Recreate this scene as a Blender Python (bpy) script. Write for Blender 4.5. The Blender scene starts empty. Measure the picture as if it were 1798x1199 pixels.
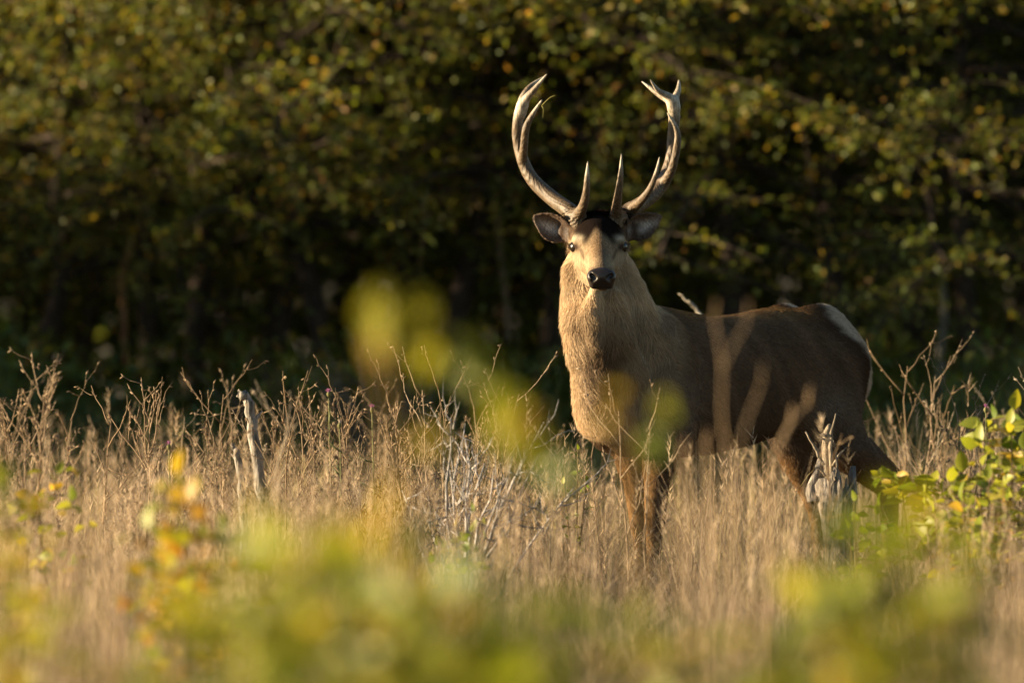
import bpy, math, random
import numpy as np
from mathutils import Vector, Matrix

random.seed(7)
rng = np.random.default_rng(11)
SC = bpy.context.scene
COL = SC.collection
R = math.radians

# ------------------------------------------------------------------ camera, light, exposure
CAM_H = 1.5                 # eye height of the photographer (m)
KPX = 10800.0               # photograph pixels per radian
HOR = 425.0                 # photograph row of the eye level
FOCUS = 23.55
cam_d = bpy.data.cameras.new('camera')
cam = bpy.data.objects.new('camera', cam_d)
COL.objects.link(cam)
cam.location = (0, 0, CAM_H)
cam.rotation_euler = (R(90) - (599.5 - HOR) / KPX, 0, 0)
cam_d.sensor_width = 36.0
cam_d.lens = 36.0 * KPX / 1798.0
cam_d.clip_end = 2000.0
cam_d.dof.use_dof = True
cam_d.dof.focus_distance = FOCUS
cam_d.dof.aperture_fstop = cam_d.lens / 1000.0 / 0.115
cam_d.dof.aperture_blades = 0
SC.camera = cam

SUN_EL = R(9.0)
SUN_AZ = R(-91.0)           # clockwise from +Y: to the left, square to the view
sdir = Vector((math.sin(SUN_AZ) * math.cos(SUN_EL), math.cos(SUN_AZ) * math.cos(SUN_EL), math.sin(SUN_EL)))
sun_d = bpy.data.lights.new('sun', 'SUN')
sun_d.energy = 5.0
sun_d.angle = R(0.6)
sun_d.color = (1.0, 0.79, 0.50)
sun = bpy.data.objects.new('sun', sun_d)
sun.rotation_euler = sdir.to_track_quat('Z', 'Y').to_euler()
COL.objects.link(sun)
W = bpy.data.worlds.new('World')
SC.world = W
W.use_nodes = True
wn = W.node_tree.nodes
sky = wn.new('ShaderNodeTexSky')
sky.sky_type = 'NISHITA'
sky.sun_disc = False
sky.sun_elevation = SUN_EL
sky.sun_rotation = SUN_AZ
sky.dust_density = 0.3
sky.ozone_density = 1.4
W.node_tree.links.new(sky.outputs[0], wn['Background'].inputs[0])
wn['Background'].inputs[1].default_value = 0.05
SC.view_settings.view_transform = 'Standard'
SC.view_settings.look = 'None'
SC.view_settings.gamma = 1.0
SC.view_settings.use_curve_mapping = False
SC.view_settings.exposure = 1.95
SC.cycles.use_denoising = True
SC.cycles.max_bounces = 4
SC.cycles.transparent_max_bounces = 4
SC.cycles.caustics_reflective = False
SC.cycles.caustics_refractive = False

def P(px, py, y=24.0):
    """a point measured in the photograph, at a chosen real distance y (m)"""
    return np.array([(px - 899.0) / KPX * y, y, CAM_H - (py - HOR) / KPX * y])

# ------------------------------------------------------------------ helpers
def tag(o, label=None, cat=None, group=None, kind=None):
    if label: o['label'] = label
    if cat: o['category'] = cat
    if group: o['group'] = group
    if kind: o['kind'] = kind
    return o

def link(name, data, parent=None, mat=None):
    o = bpy.data.objects.new(name, data)
    COL.objects.link(o)
    if parent is not None: o.parent = parent
    if mat is not None: data.materials.append(mat)
    return o

def empty(name, loc):
    o = bpy.data.objects.new(name, None)
    o.empty_display_size = 0.1
    COL.objects.link(o)
    o.location = tuple(float(c) for c in loc)
    return o

def mesh_np(name, V, quads=None, tris=None, smooth=True, col=None):
    me = bpy.data.meshes.new(name)
    V = np.asarray(V, np.float32)
    nq = 0 if quads is None else len(quads)
    nt = 0 if tris is None else len(tris)
    me.vertices.add(len(V))
    me.vertices.foreach_set('co', V.ravel())
    idx = []
    if nq: idx.append(np.asarray(quads, np.int32).ravel())
    if nt: idx.append(np.asarray(tris, np.int32).ravel())
    idx = np.concatenate(idx)
    me.loops.add(len(idx))
    me.loops.foreach_set('vertex_index', idx)
    me.polygons.add(nq + nt)
    st = np.concatenate([np.arange(nq) * 4, nq * 4 + np.arange(nt) * 3]).astype(np.int32)
    me.polygons.foreach_set('loop_start', st)
    me.polygons.foreach_set('use_smooth', np.full(nq + nt, smooth))
    me.update(calc_edges=True)
    if col is not None:
        a = me.attributes.new('Col', 'FLOAT_COLOR', 'POINT')
        c = np.ones((len(V), 4), np.float32); c[:, :3] = col
        a.data.foreach_set('color', c.ravel())
    return me

class MB:
    """collects tubes, leaves and blades for one mesh"""
    def __init__(s): s.V = []; s.Q = []; s.T = []; s.C = []; s.n = 0
    def add(s, V, Q=None, T=None, C=(1, 1, 1)):
        V = np.asarray(V, float)
        if Q is not None and len(Q): s.Q.append(np.asarray(Q) + s.n)
        if T is not None and len(T): s.T.append(np.asarray(T) + s.n)
        s.V.append(V); s.C.append(np.broadcast_to(np.asarray(C, float), (len(V), 3))); s.n += len(V)
    def tube(s, pts, rad, sides=5, C=(1, 1, 1), cap=True):
        pts = np.asarray(pts, float); n = len(pts)
        rad = np.broadcast_to(np.asarray(rad, float), (n,))
        t = np.gradient(pts, axis=0); t /= np.linalg.norm(t, axis=1, keepdims=True) + 1e-9
        ref = np.array([0.31, 0.17, 0.93]) if abs(t[0, 2]) < 0.8 else np.array([0.93, 0.31, 0.17])
        u = np.cross(t, ref); u /= np.linalg.norm(u, axis=1, keepdims=True) + 1e-9
        v = np.cross(t, u)
        a = np.arange(sides) * 2 * np.pi / sides
        ring = pts[:, None, :] + rad[:, None, None] * (np.cos(a)[None, :, None] * u[:, None, :] + np.sin(a)[None, :, None] * v[:, None, :])
        V = ring.reshape(-1, 3)
        i = np.arange(n - 1)[:, None] * sides; j = np.arange(sides)[None, :]; j2 = (j + 1) % sides
        Q = np.stack([i + j, i + j2, i + sides + j2, i + sides + j], -1).reshape(-1, 4)
        T = None
        if cap:
            V = np.vstack([V, pts[-1] + t[-1] * rad[-1] * 0.6, pts[0]])
            jj = np.arange(sides); k = (n - 1) * sides
            T = np.concatenate([np.stack([k + jj, k + (jj + 1) % sides, np.full(sides, n * sides)], -1),
                                np.stack([(jj + 1) % sides, jj, np.full(sides, n * sides + 1)], -1)])
        s.add(V, Q, T, C)
    def mesh(s, name, smooth=True):
        return mesh_np(name, np.vstack(s.V), np.vstack(s.Q) if s.Q else None, np.vstack(s.T) if s.T else None, smooth, np.vstack(s.C))

def curve_pts(ctrl, n):
    """Catmull-Rom through control points"""
    c = np.asarray(ctrl, float)
    c = np.vstack([2 * c[0] - c[1], c, 2 * c[-1] - c[-2]])
    m = len(c) - 3
    out = []
    for u in np.linspace(0, m - 1e-6, n):
        i = int(u); t = u - i
        p0, p1, p2, p3 = c[i:i + 4]
        out.append(0.5 * ((2 * p1) + (-p0 + p2) * t + (2 * p0 - 5 * p1 + 4 * p2 - p3) * t * t + (-p0 + 3 * p1 - 3 * p2 + p3) * t ** 3))
    return np.array(out)

def norm(v):
    v = np.asarray(v, float); return v / (np.linalg.norm(v) + 1e-12)

# ------------------------------------------------------------------ materials
def new_mat(name):
    m = bpy.data.materials.new(name); m.use_nodes = True
    nt = m.node_tree; nt.nodes.clear()
    out = nt.nodes.new('ShaderNodeOutputMaterial')
    return m, nt, out

def nd(nt, t, **kw):
    n = nt.nodes.new(t)
    for k, v in kw.items():
        if k in n.inputs: n.inputs[k].default_value = v
        else: setattr(n, k, v)
    return n

def noise_mul(nt, colsock, scale, lo, hi, vec=None, detail=4):
    """multiply a colour by a noise between lo and hi"""
    nz = nd(nt, 'ShaderNodeTexNoise', Scale=scale, Detail=detail)
    if vec is not None: nt.links.new(vec, nz.inputs['Vector'])
    mr = nd(nt, 'ShaderNodeMapRange'); mr.inputs[1].default_value = 0.3; mr.inputs[2].default_value = 0.7
    mr.inputs[3].default_value = lo; mr.inputs[4].default_value = hi
    nt.links.new(nz.outputs[0], mr.inputs[0])
    vm = nd(nt, 'ShaderNodeVectorMath', operation='SCALE')
    nt.links.new(colsock, vm.inputs[0]); nt.links.new(mr.outputs[0], vm.inputs['Scale'])
    return vm.outputs[0], nz

def attr_mat(name, trans=0.0, tint=(1, 1, 1), rough=0.6, nscale=30, lo=0.75, hi=1.2, bump=0.0, spec=0.3, bscale=None, stretch=None):
    m, nt, out = new_mat(name)
    at = nd(nt, 'ShaderNodeAttribute', attribute_name='Col')
    tc = nd(nt, 'ShaderNodeTexCoord')
    co = tc.outputs['Object']
    if stretch:
        mp = nd(nt, 'ShaderNodeMapping'); mp.inputs['Scale'].default_value = stretch; nt.links.new(co, mp.inputs[0]); co = mp.outputs[0]
    c, nz = noise_mul(nt, at.outputs['Color'], nscale, lo, hi, co)
    bs = nd(nt, 'ShaderNodeBsdfPrincipled', Roughness=rough); bs.inputs['Specular IOR Level'].default_value = spec
    nt.links.new(c, bs.inputs['Base Color'])
    if bump:
        b = nd(nt, 'ShaderNodeBump', Strength=bump, Distance=0.01)
        if bscale:
            nz2 = nd(nt, 'ShaderNodeTexNoise', Scale=bscale, Detail=5); nt.links.new(co, nz2.inputs['Vector']); nz = nz2
        nt.links.new(nz.outputs[0], b.inputs['Height']); nt.links.new(b.outputs[0], bs.inputs['Normal'])
    last = bs.outputs[0]
    if trans:
        tr = nd(nt, 'ShaderNodeBsdfTranslucent')
        mx = nd(nt, 'ShaderNodeVectorMath', operation='MULTIPLY'); mx.inputs[1].default_value = tint
        nt.links.new(c, mx.inputs[0]); nt.links.new(mx.outputs[0], tr.inputs[0])
        ms = nd(nt, 'ShaderNodeMixShader'); ms.inputs[0].default_value = trans
        nt.links.new(bs.outputs[0], ms.inputs[1]); nt.links.new(tr.outputs[0], ms.inputs[2]); last = ms.outputs[0]
    nt.links.new(last, out.inputs[0])
    return m

def leaf_mat(name, cols, trans=0.45, rough=0.45):
    """leaf whose colour differs from leaf to leaf"""
    m, nt, out = new_mat(name)
    oi = nd(nt, 'ShaderNodeObjectInfo')
    rp = nd(nt, 'ShaderNodeValToRGB')
    e = rp.color_ramp.elements
    while len(e) < len(cols): e.new(0.5)
    for i, c in enumerate(cols): e[i].position = i / max(1, len(cols) - 1); e[i].color = (*c, 1)
    nt.links.new(oi.outputs['Random'], rp.inputs[0])
    tc = nd(nt, 'ShaderNodeTexCoord')
    c, nz = noise_mul(nt, rp.outputs[0], 60, 0.7, 1.25, tc.outputs['Object'])
    bs = nd(nt, 'ShaderNodeBsdfPrincipled', Roughness=rough); bs.inputs['Specular IOR Level'].default_value = 0.35
    nt.links.new(c, bs.inputs['Base Color'])
    tr = nd(nt, 'ShaderNodeBsdfTranslucent')
    mx = nd(nt, 'ShaderNodeVectorMath', operation='MULTIPLY'); mx.inputs[1].default_value = (1.5, 1.35, 0.6)
    nt.links.new(c, mx.inputs[0]); nt.links.new(mx.outputs[0], tr.inputs[0])
    ms = nd(nt, 'ShaderNodeMixShader'); ms.inputs[0].default_value = trans
    nt.links.new(bs.outputs[0], ms.inputs[1]); nt.links.new(tr.outputs[0], ms.inputs[2])
    nt.links.new(ms.outputs[0], out.inputs[0])
    return m

M_wood = attr_mat('dead_wood', rough=0.85, nscale=70, lo=0.30, hi=1.35, bump=1.0, spec=0.1, bscale=110, stretch=(1, 1, 0.18))
M_bark = attr_mat('bark', rough=0.9, nscale=14, lo=0.6, hi=1.3, bump=0.7, spec=0.1)
M_dry = attr_mat('dry_stem', trans=0.3, tint=(1.1, 1.0, 0.8), rough=0.7, nscale=8, lo=0.75, hi=1.2, spec=0.15)
M_fol = attr_mat('foliage', trans=0.45, tint=(1.5, 1.3, 0.6), rough=0.5, nscale=3, lo=0.75, hi=1.25, spec=0.35)

def ground_mat():
    m, nt, out = new_mat('soil_and_litter')
    tc = nd(nt, 'ShaderNodeTexCoord')
    nz = nd(nt, 'ShaderNodeTexNoise', Scale=1.7, Detail=8); nt.links.new(tc.outputs['Object'], nz.inputs['Vector'])
    rp = nd(nt, 'ShaderNodeValToRGB'); e = rp.color_ramp.elements
    e[0].position = 0.35; e[0].color = (0.045, 0.032, 0.018, 1); e[1].position = 0.68; e[1].color = (0.16, 0.115, 0.06, 1)
    nt.links.new(nz.outputs[0], rp.inputs[0])
    bs = nd(nt, 'ShaderNodeBsdfPrincipled', Roughness=0.95); nt.links.new(rp.outputs[0], bs.inputs['Base Color'])
    n2 = nd(nt, 'ShaderNodeTexNoise', Scale=30, Detail=6); nt.links.new(tc.outputs['Object'], n2.inputs['Vector'])
    b = nd(nt, 'ShaderNodeBump', Strength=0.8, Distance=0.03); nt.links.new(n2.outputs[0], b.inputs['Height']); nt.links.new(b.outputs[0], bs.inputs['Normal'])
    nt.links.new(bs.outputs[0], out.inputs[0])
    return m

# ------------------------------------------------------------------ ground
def ground_z(x, y):
    return 0.03 * np.sin(x * 0.9 + 0.4) * np.sin(y * 0.6) + 0.02 * np.sin(x * 2.3 + y * 1.1)
def make_ground():
    gx = np.concatenate([np.linspace(-400, -13, 12), np.linspace(-12, 12, 60), np.linspace(13, 400, 12)])
    gy = np.concatenate([np.linspace(-60, 3, 8), np.linspace(4, 62, 140), np.linspace(64, 900, 14)])
    X, Y = np.meshgrid(gx, gy, indexing='ij')
    near = (np.abs(X) < 12.5) & (Y > 3.5) & (Y < 63)
    Z = np.where(near, ground_z(X, Y), 0.0)
    V = np.stack([X, Y, Z], -1).reshape(-1, 3)
    a, b = len(gx), len(gy)
    i = np.arange(a - 1)[:, None] * b; j = np.arange(b - 1)[None, :]
    Q = np.stack([i + j, i + b + j, i + b + j + 1, i + j + 1], -1).reshape(-1, 4)
    o = link('ground', mesh_np('ground', V, Q), None, ground_mat())
    o['kind'] = 'structure'
make_ground()

# ------------------------------------------------------------------ the stag: one signed-distance body, meshed
F = norm([-0.718, -0.696, 0]); L = norm([0.696, -0.718, 0])       # forwards and leftwards of the animal
SH = np.array([0.50, 23.85, 0.0])                                  # under the shoulders
BASE = np.array([0.85, 24.1, 0.0])

def surface_nets(G, org, h):
    nx, ny, nz = G.shape
    ins = G < 0
    idx = np.full((nx, ny, nz), -1, np.int32)
    cnt = np.zeros((nx - 1, ny - 1, nz - 1), np.int8)
    for a in (0, 1):
        for b in (0, 1):
            for c in (0, 1):
                cnt += ins[a:nx - 1 + a, b:ny - 1 + b, c:nz - 1 + c]
    act = (cnt > 0) & (cnt < 8)
    I, J, K = np.nonzero(act)
    idx[I, J, K] = np.arange(len(I))
    acc = np.zeros((len(I), 3)); num = np.zeros(len(I))
    corners = [(a, b, c) for a in (0, 1) for b in (0, 1) for c in (0, 1)]
    val = {k: G[I + k[0], J + k[1], K + k[2]].astype(float) for k in corners}
    for k in corners:
        for ax in range(3):
            if k[ax] == 0:
                k2 = list(k); k2[ax] = 1; k2 = tuple(k2)
                a, b = val[k], val[k2]
                m = (a < 0) != (b < 0)
                t = np.where(m, a / np.where(m, a - b, 1), 0)
                p = np.zeros((len(I), 3)); p[:] = k; p[:, ax] += t
                acc[m] += p[m]; num[m] += 1
    V = org + h * (np.stack([I, J, K], -1) + acc / num[:, None])
    quads = []
    for ax in range(3):
        sl0 = [slice(1, -1)] * 3; sl1 = [slice(1, -1)] * 3
        sl0[ax] = slice(0, -2); sl1[ax] = slice(1, -1)
        a = ins[tuple(sl0)]; b = ins[tuple(sl1)]
        E = np.argwhere(a != b); off = np.array([1, 1, 1]); off[ax] = 0
        E = E + off
        o1, o2 = [(1, 2), (2, 0), (0, 1)][ax]
        d1 = np.zeros(3, int); d1[o1] = 1; d2 = np.zeros(3, int); d2[o2] = 1
        q = [E - d1 - d2, E - d2, E, E - d1]
        q = np.stack([idx[x[:, 0], x[:, 1], x[:, 2]] for x in q], -1)
        flip = b[tuple((E - off).T)]
        q[flip] = q[flip][:, ::-1]
        quads.append(q)
    Q = np.vstack(quads)
    return V, Q[(Q >= 0).all(1)]

class SDF:
    def __init__(s, lo, hi, h):
        s.lo = np.array(lo, float); s.h = h
        n = np.ceil((np.array(hi) - s.lo) / h).astype(int) + 1
        s.G = np.full(n, 0.2, np.float32)
        s.ax = [s.lo[i] + h * np.arange(n[i]) for i in range(3)]
    def block(s, lo, hi, m):
        sl = []
        for i in range(3):
            a = max(0, int((lo[i] - m - s.lo[i]) / s.h)); b = min(len(s.ax[i]), int((hi[i] + m - s.lo[i]) / s.h) + 2)
            sl.append(slice(a, b))
        X = s.ax[0][sl[0]][:, None, None].astype(np.float32); Y = s.ax[1][sl[1]][None, :, None].astype(np.float32); Z = s.ax[2][sl[2]][None, None, :].astype(np.float32)
        return tuple(sl), X, Y, Z
    def comb(s, sl, d, k, op='add'):
        g = s.G[sl]
        if op == 'cut':
            d = -d; h = np.clip(0.5 - 0.5 * (d - g) / k * -1, 0, 1) if False else np.clip(0.5 + 0.5 * (d - g) / k, 0, 1)
            s.G[sl] = g * (1 - h) + d * h + k * h * (1 - h)
        else:
            h = np.clip(0.5 + 0.5 * (d - g) / k, 0, 1)
            s.G[sl] = d * (1 - h) + g * h - k * h * (1 - h)
    def tube(s, pts, rad, k=0.03, axis=None, sc=1.0, op='add'):
        """chain of round cones; distances along 'axis' are scaled by sc (sc>1 = thinner that way)"""
        pts = np.asarray(pts, float); rad = np.asarray(rad, float)
        R_ = rad.max() + k + 0.03
        if sc < 1: R_ /= sc
        sl, X, Y, Z = s.block(pts.min(0), pts.max(0), R_)
        best = None
        for i in range(len(pts) - 1):
            a, b = pts[i], pts[i + 1]; ab = b - a; l2 = float(ab @ ab)
            px, py, pz = X - a[0], Y - a[1], Z - a[2]
            t = np.clip((px * ab[0] + py * ab[1] + pz * ab[2]) / l2, 0, 1)
            dx, dy, dz = px - t * ab[0], py - t * ab[1], pz - t * ab[2]
            d2 = dx * dx + dy * dy + dz * dz
            if axis is not None:
                q = dx * axis[0] + dy * axis[1] + dz * axis[2]
                d2 = d2 + (sc * sc - 1) * q * q
            d = np.sqrt(d2) - (rad[i] + (rad[i + 1] - rad[i]) * t)
            best = d if best is None else np.minimum(best, d)
        s.comb(sl, best, k, op)
    def ell(s, c, axes, rad, k=0.03, op='add'):
        """ellipsoid with three axes and three radii"""
        c = np.asarray(c, float); m = max(rad) + k + 0.03
        sl, X, Y, Z = s.block(c, c, m)
        px, py, pz = X - c[0], Y - c[1], Z - c[2]
        q = 0; q2 = 0
        for a, r in zip(axes, rad):
            w = (px * a[0] + py * a[1] + pz * a[2]) / r
            q = q + w * w; q2 = q2 + (w / r) ** 2
        k0 = np.sqrt(q); k1 = np.sqrt(q2) + 1e-6
        s.comb(sl, k0 * (k0 - 1) / k1, k, op)
    def profile(s, sv, zc, hh, hw, k=0.03):
        """trunk: superelliptic sections along the body axis; s is measured backwards from the shoulders"""
        sl = tuple(slice(0, len(a)) for a in s.ax)
        a0 = SH - F * sv[0]; a1 = SH - F * sv[-1]
        lo = np.minimum(a0, a1) - 0.32; hi = np.maximum(a0, a1) + 0.32; lo[2] = 0.5; hi[2] = 1.4
        sl, X, Y, Z = s.block(lo, hi, 0.0)
        S = -((X - SH[0]) * F[0] + (Y - SH[1]) * F[1]) + 0 * Z
        V_ = (X - SH[0]) * L[0] + (Y - SH[1]) * L[1] + 0 * Z
        t = np.linspace(sv[0], sv[-1], 200)
        sm = lambda y: np.interp(t, sv, y)
        def smooth(y):
            y = sm(y); w = np.hanning(25); w /= w.sum()
            return np.convolve(np.pad(y, 12, 'edge'), w, 'valid')
        Sc = np.clip(S, sv[0], sv[-1])
        zi = np.interp(Sc, t, smooth(zc)); hi_ = np.interp(Sc, t, smooth(hh)); wi = np.interp(Sc, t, smooth(hw))
        over = (S - Sc) / np.minimum(hi_, wi)
        zz = (Z - zi) / hi_
        vv = np.abs(V_) / wi
        q = np.power(vv ** 2.3 + np.abs(zz) ** 2.3 + np.abs(over) ** 2.3, 1 / 2.3)
        s.comb(sl, ((q - 1) * np.minimum(hi_, wi)).astype(np.float32), k)

def ax_pt(sv, v, z): return SH - F * sv + L * v + np.array([0, 0, z])

B = SDF((0.02, 22.98, -0.01), (1.72, 25.05, 1.72), 0.0065)
# trunk
sv = [-0.20, -0.11, 0.0, 0.12, 0.32, 0.55, 0.75, 0.92, 1.05, 1.13]
top = [1.10, 1.17, 1.228, 1.232, 1.202, 1.214, 1.242, 1.228, 1.17, 1.08]
bot = [0.82, 0.725, 0.68, 0.665, 0.67, 0.70, 0.745, 0.78, 0.80, 0.84]
hw = [0.10, 0.15, 0.195, 0.21, 0.225, 0.225, 0.205, 0.185, 0.155, 0.11]
B.profile(np.array(sv), (np.array(top) + np.array(bot)) / 2, (np.array(top) - np.array(bot)) / 2, np.array(hw), 0.02)
# spine ridge and withers
B.tube([ax_pt(-0.05, 0, 1.165), ax_pt(0.08, 0, 1.178), ax_pt(0.3, 0, 1.145)], [0.05, 0.05, 0.045], 0.07)
# shoulders and haunches
for sd in (1, -1):
    B.ell(ax_pt(-0.02, 0.135 * sd, 0.95), [norm(np.array([0, 0, 1]) + F * 0.25), F, L], [0.25, 0.145, 0.124], 0.016)
    B.tube([ax_pt(-0.11, 0.11 * sd, 0.86), ax_pt(0.03, 0.135 * sd, 0.77)], [0.085, 0.085], 0.04)
    B.ell(ax_pt(0.90, 0.10 * sd, 0.98), [norm(np.array([0, 0, 1]) + F * 0.1), F, L], [0.27, 0.20, 0.105], 0.06)
# neck
B.tube([P(1122, 640, 23.85), P(1084, 590, 23.72), P(1062, 520, 23.66), P(1051, 450, 23.66), P(1050, 415, 23.66)],
       [0.205, 0.178, 0.150, 0.112, 0.085], 0.06)
B.tube([P(1040, 490, 23.60), P(1044, 560, 23.56), P(1060, 640, 23.58), P(1072, 690, 23.62)], [0.095, 0.118, 0.120, 0.115], 0.05)
# throat and neck folds
B.tube([P(1046, 512, 23.44), P(1040, 545, 23.43), P(1046, 590, 23.45)], [0.026, 0.034, 0.03], 0.03)
B.tube([P(1074, 520, 23.50), P(1090, 590, 23.50), P(1096, 650, 23.56)], [0.03, 0.045, 0.05], 0.03)
B.tube([P(1017, 470, 23.62), P(1013, 540, 23.58), P(1022, 620, 23.56)], [0.04, 0.05, 0.05], 0.03)
# breast
B.tube([P(1076, 660, 23.62), P(1080, 715, 23.66), P(1100, 770, 23.72)], [0.13, 0.135, 0.065], 0.05)
B.tube([P(1058, 705, 23.62), P(1088, 768, 23.66)], [0.07, 0.045], 0.04)
B.tube([P(1052, 660, 23.70), P(1056, 725, 23.74)], [0.08, 0.085], 0.04)
# legs
def leg(pts, rad, k=0.035): B.tube(pts, rad, k)
hz = 0.02
leg([P(1160, 715, 23.79), P(1160, 790, 23.76), P(1153, 850, 23.74), P(1150, 905, 23.72), P(1149, 930, 23.72)], [0.105, 0.072, 0.048, 0.041, 0.036])
leg([P(1149, 925, 23.72), P(1148, 985, 23.73), P(1147, 1045, 23.74), P(1140, 1075, 23.72)], [0.034, 0.026, 0.028, 0.03], 0.012)
leg([P(1095, 725, 23.94), P(1108, 795, 23.93), P(1116, 850, 23.92), P(1122, 905, 23.92), P(1124, 930, 23.92)], [0.10, 0.068, 0.046, 0.040, 0.035])
leg([P(1124, 925, 23.92), P(1126, 985, 23.93), P(1127, 1040, 23.94), P(1121, 1068, 23.92)], [0.033, 0.026, 0.028, 0.03], 0.012)
# hind legs: stifle forward, hock well back
leg([P(1455, 640, 24.44), P(1455, 730, 24.38), P(1482, 780, 24.40), P(1530, 828, 24.50), P(1562, 855, 24.57)], [0.16, 0.125, 0.095, 0.064, 0.050], 0.05)
leg([P(1588, 842, 24.62), P(1560, 868, 24.575), P(1563, 930, 24.58), P(1565, 1010, 24.59), P(1550, 1055, 24.56), P(1545, 1070, 24.54)], [0.016, 0.042, 0.032, 0.027, 0.03, 0.032], 0.02)
leg([P(1520, 780, 24.53), P(1582, 841, 24.61)], [0.030, 0.020], 0.03)
leg([P(1400, 690, 24.56), P(1396, 765, 24.46), P(1404, 810, 24.48), P(1424, 862, 24.55), P(1436, 897, 24.61)], [0.14, 0.10, 0.072, 0.047, 0.038], 0.045)
leg([P(1447, 886, 24.65), P(1438, 905, 24.62), P(1440, 960, 24.62), P(1442, 1020, 24.63), P(1432, 1055, 24.60), P(1428, 1070, 24.58)], [0.016, 0.037, 0.03, 0.026, 0.028, 0.03], 0.02)
# tail
B.tube([ax_pt(1.17, 0, 1.10), ax_pt(1.235, 0, 1.04), ax_pt(1.235, 0, 0.95)], [0.035, 0.03, 0.016], 0.03)
# head: looks straight at the viewer
EX = np.array([1.0, 0, 0])
hd = lambda x, y, d: P(x, y, d)
B.tube([P(1050, 414, 23.62), P(1051, 428, 23.52), P(1052, 446, 23.43)], [0.088, 0.088, 0.075], 0.03, EX, 0.93)
B.tube([P(1052, 444, 23.44), P(1055, 468, 23.33), P(1056, 484, 23.26)], [0.073, 0.054, 0.047], 0.025)
B.tube([P(1050, 462, 23.60), P(1053, 478, 23.46), P(1055, 490, 23.34), P(1056, 494, 23.28)], [0.068, 0.054, 0.042, 0.036], 0.02)
B.ell(P(1056, 487, 23.235), [EX, np.array([0, 1., 0]), np.array([0, 0, 1.])], [0.055, 0.045, 0.043], 0.02)
LIDS = []
for sd in (1, -1):
    B.tube([P(1051 + sd * 37, 416, 23.54), P(1051 + sd * 39, 425, 23.46)], [0.022, 0.013], 0.024)      # brow
    B.tube([P(1051 + sd * 36, 446, 23.52), P(1053 + sd * 26, 468, 23.40)], [0.030, 0.020], 0.03)       # cheek
    pass
    ec = P(1051 + sd * 39.5, 433.5, 23.494)                                                               # eyelids ring the outward-looking eye
    ea = norm(np.array([sd * 0.58, -0.81, 0.03])); eu = norm(np.array([0, 0, 1.0]) - ea * ea[2]); es = np.cross(ea, eu)
    ring = lambda t, rr, up: ec + ea * 0.0140 + rr * (es * math.cos(t) * 1.12 + eu * math.sin(t) * up)
    LIDS.append(([ring(t, 0.0235, 0.86) for t in np.linspace(-0.2, math.pi + 0.2, 11)], [0.004] + [0.0055] * 9 + [0.004]))
    LIDS.append(([ring(t, 0.0235, 0.90) for t in np.linspace(math.pi, 2 * math.pi, 11)], [0.0035] * 11))
    B.tube([P(1050 + sd * 36, 388, 23.60), P(1050 + sd * 37, 380, 23.60)], [0.034, 0.030], 0.02)      # pedicle
B.tube([P(1051, 408, 23.525), P(1053, 440, 23.385), P(1056, 470, 23.262)], [0.030, 0.030, 0.026], 0.035)      # bridge of the nose
for arc, rr in LIDS: B.tube(arc, rr, 0.006)
# ears: cupped leaves
for sd, b, t, wd in ((-1, (1004, 416), (936, 380), 0.052), (1, (1096, 412), (1161, 379), 0.050)):
    pb = P(b[0], b[1], 23.60); pt = P(t[0], t[1], 23.60)
    ax = norm(pt - pb); th = norm(np.array([0.42 * sd, -1, 0.0])); th = norm(th - ax * (th @ ax)); wv = np.cross(ax, th)
    Ln = np.linalg.norm(pt - pb)
    n = 8; cs = []; rs = []
    E = SDF(np.minimum(pb, pt) - 0.09, np.maximum(pb, pt) + 0.09, 0.0065)
    c = (pb + pt) / 2 + wv * 0.0
    sl = B.block(np.minimum(pb, pt), np.maximum(pb, pt), 0.08)
    X, Y, Z = sl[1], sl[2], sl[3]
    u = ((X - pb[0]) * ax[0] + (Y - pb[1]) * ax[1] + (Z - pb[2]) * ax[2]) / Ln
    v = (X - pb[0]) * wv[0] + (Y - pb[1]) * wv[1] + (Z - pb[2]) * wv[2]
    w = (X - pb[0]) * th[0] + (Y - pb[1]) * th[1] + (Z - pb[2]) * th[2]
    uc = np.clip(u, 0, 1)
    half = wd * np.power(np.clip(np.sin(np.pi * np.power(uc * 0.96 + 0.03, 0.9)), 0.0, 1), 0.85) + 0.003
    cup = 0.040 * (v / wd) ** 2 - 0.026 * np.sin(np.pi * uc)        # edges come forward
    thick = 0.0075
    dv = np.abs(v) - half
    du = np.maximum(u - 1, -u) * Ln
    dw = np.abs(w - cup) - thick
    ed = np.maximum(np.maximum(dv * 0.8, du), dw * 0.9).astype(np.float32)
    B.comb(sl[0], ed, 0.014)
    B.tube([P(1050 + sd * 38, 418, 23.60), pb + ax * 0.035 - th * 0.012], [0.034, 0.022], 0.02)
V, Q = surface_nets(B.G, B.lo, B.h)
# keep the largest shell, relax the grid steps
def relax(V, Q, it, lam=0.5):
    e = np.vstack([Q[:, [0, 1]], Q[:, [1, 2]], Q[:, [2, 3]], Q[:, [3, 0]]])
    for k in range(it):
        acc = np.zeros_like(V); n = np.zeros(len(V))
        for ax in range(3):
            acc[:, ax] = np.bincount(e[:, 0], V[e[:, 1], ax], len(V)) + np.bincount(e[:, 1], V[e[:, 0], ax], len(V))
        n = np.bincount(e[:, 0], minlength=len(V)) + np.bincount(e[:, 1], minlength=len(V))
        V = V + (acc / n[:, None] - V) * (lam if k % 2 == 0 else -lam * 0.9)
    return V
V = relax(V, Q, 6)
V[:, 2] = np.maximum(V[:, 2], 0.0)

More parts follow.
